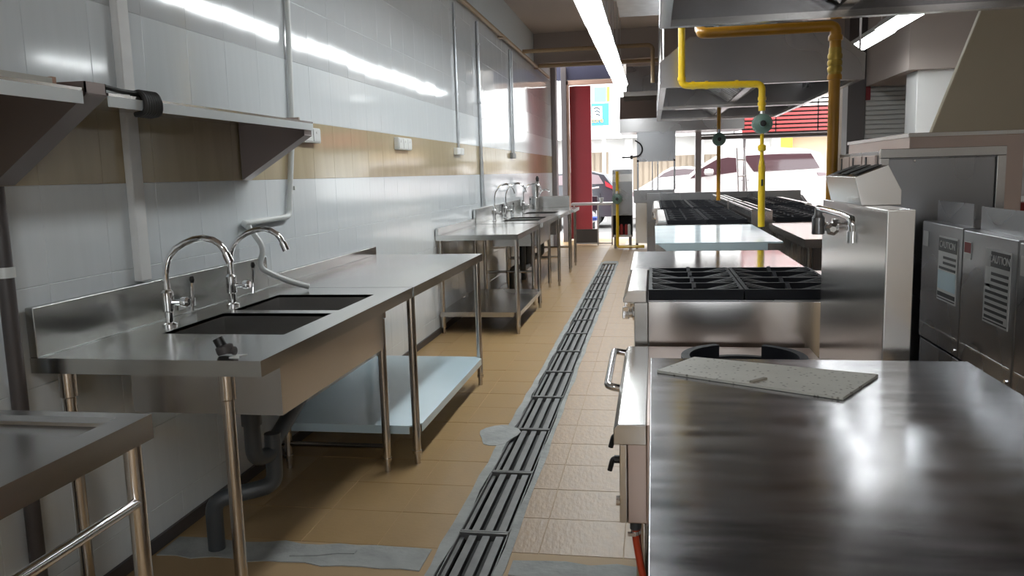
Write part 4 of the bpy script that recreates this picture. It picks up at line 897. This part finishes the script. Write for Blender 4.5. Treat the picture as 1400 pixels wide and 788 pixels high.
# framed panel cabinet
t = thing('framed_cabinet', 'grey steel cabinet with a framed end panel behind the fryers', 'cabinet', (1.1, 3.75, 0))
B(.875, 1.322, 3.42, 4.12, .0, 1.40).build('body', 'steel_dull', t, .003)
b = MB().box(.873, 1.324, 3.396, 3.42, 1.372, 1.407).box(.873, .905, 3.396, 3.42, .0, 1.372).box(1.292, 1.324, 3.396, 3.42, .0, 1.372); b.build('end_frame', 'steel', t, .002)
B(.907, 1.29, 3.408, 3.42, .02, 1.368).build('end_panel', 'steel_dull', t, .002)
for y, z in ((1.0, 1.36), (1.25, 1.05)): MB().lathe([(.006, 0), (.004, .004)], (y, 3.408, z), (0, -1, 0), 8).build('rivet', 'chrome', t)
for k in range(3):
    ya = 3.45 + k * .22
    p = B(.866, .875, ya, ya + .205, .9, 1.385).build('side_flue', 'steel_pink', t, .002); B(.864, .866, ya + .13, ya + .15, 1.30, 1.38).build('flue_slot', 'darkgap', p)
t = thing('steel_enclosure', 'tall pinkish steel enclosure standing behind the framed cabinet', 'cabinet', (1.5, 5.0, 0))
B(1.27, 1.80, 4.42, 5.72, 0, 1.49).build('casing', 'steel_pink', t, .004); B(1.262, 1.808, 4.412, 5.728, 1.478, 1.50).build('top_rim', 'steel', t, .002)
# right background bits
t = thing('wall_socket', 'grey socket on the right wall beyond the fryers', 'socket', (2.6, 6.46, 1.2)); B(2.50, 2.62, 6.47, 6.5, 1.24, 1.34).build('box', 'switchgrey', t, .003)
struct('wall_stair_base', 'plasterw', B(2.3, 3.6, 6.5, 6.9, 0, 1.50))
t = thing('red_tray', 'dark red tray with white packets on a ledge at the right edge', 'tray', (2.5, 6.3, .98)); B(2.30, 2.75, 6.1, 6.48, .985, 1.06).build('tray_body', 'redpart', t, .004)
for x in (2.36, 2.55): B(x, x + .1, 6.15, 6.3, 1.06, 1.10).build('packet', 'posterw', t)
tag(B(2.2, 3.2, 6.02, 6.49, 0, .98).build('side_counter', 'plasterw', None, .004), 'pale counter along the stair wall at the right edge', 'counter')
tag(B(2.73, 2.79, 11.44, 11.4995, 2.18, 2.40).build('red_sign_plate', 'red', None, .004), 'small red plate high beside the dark column at the right', 'sign')

# lettering becomes plain meshes
dg = bpy.context.evaluated_depsgraph_get()
for o in TX:
    me = bpy.data.meshes.new_from_object(o.evaluated_get(dg)); n = bpy.data.objects.new(o.name, me); COL.objects.link(n)
    n.parent = o.parent; n.location = o.location; n.rotation_euler = o.rotation_euler; nm = o.name
    bpy.data.objects.remove(o); n.name = nm
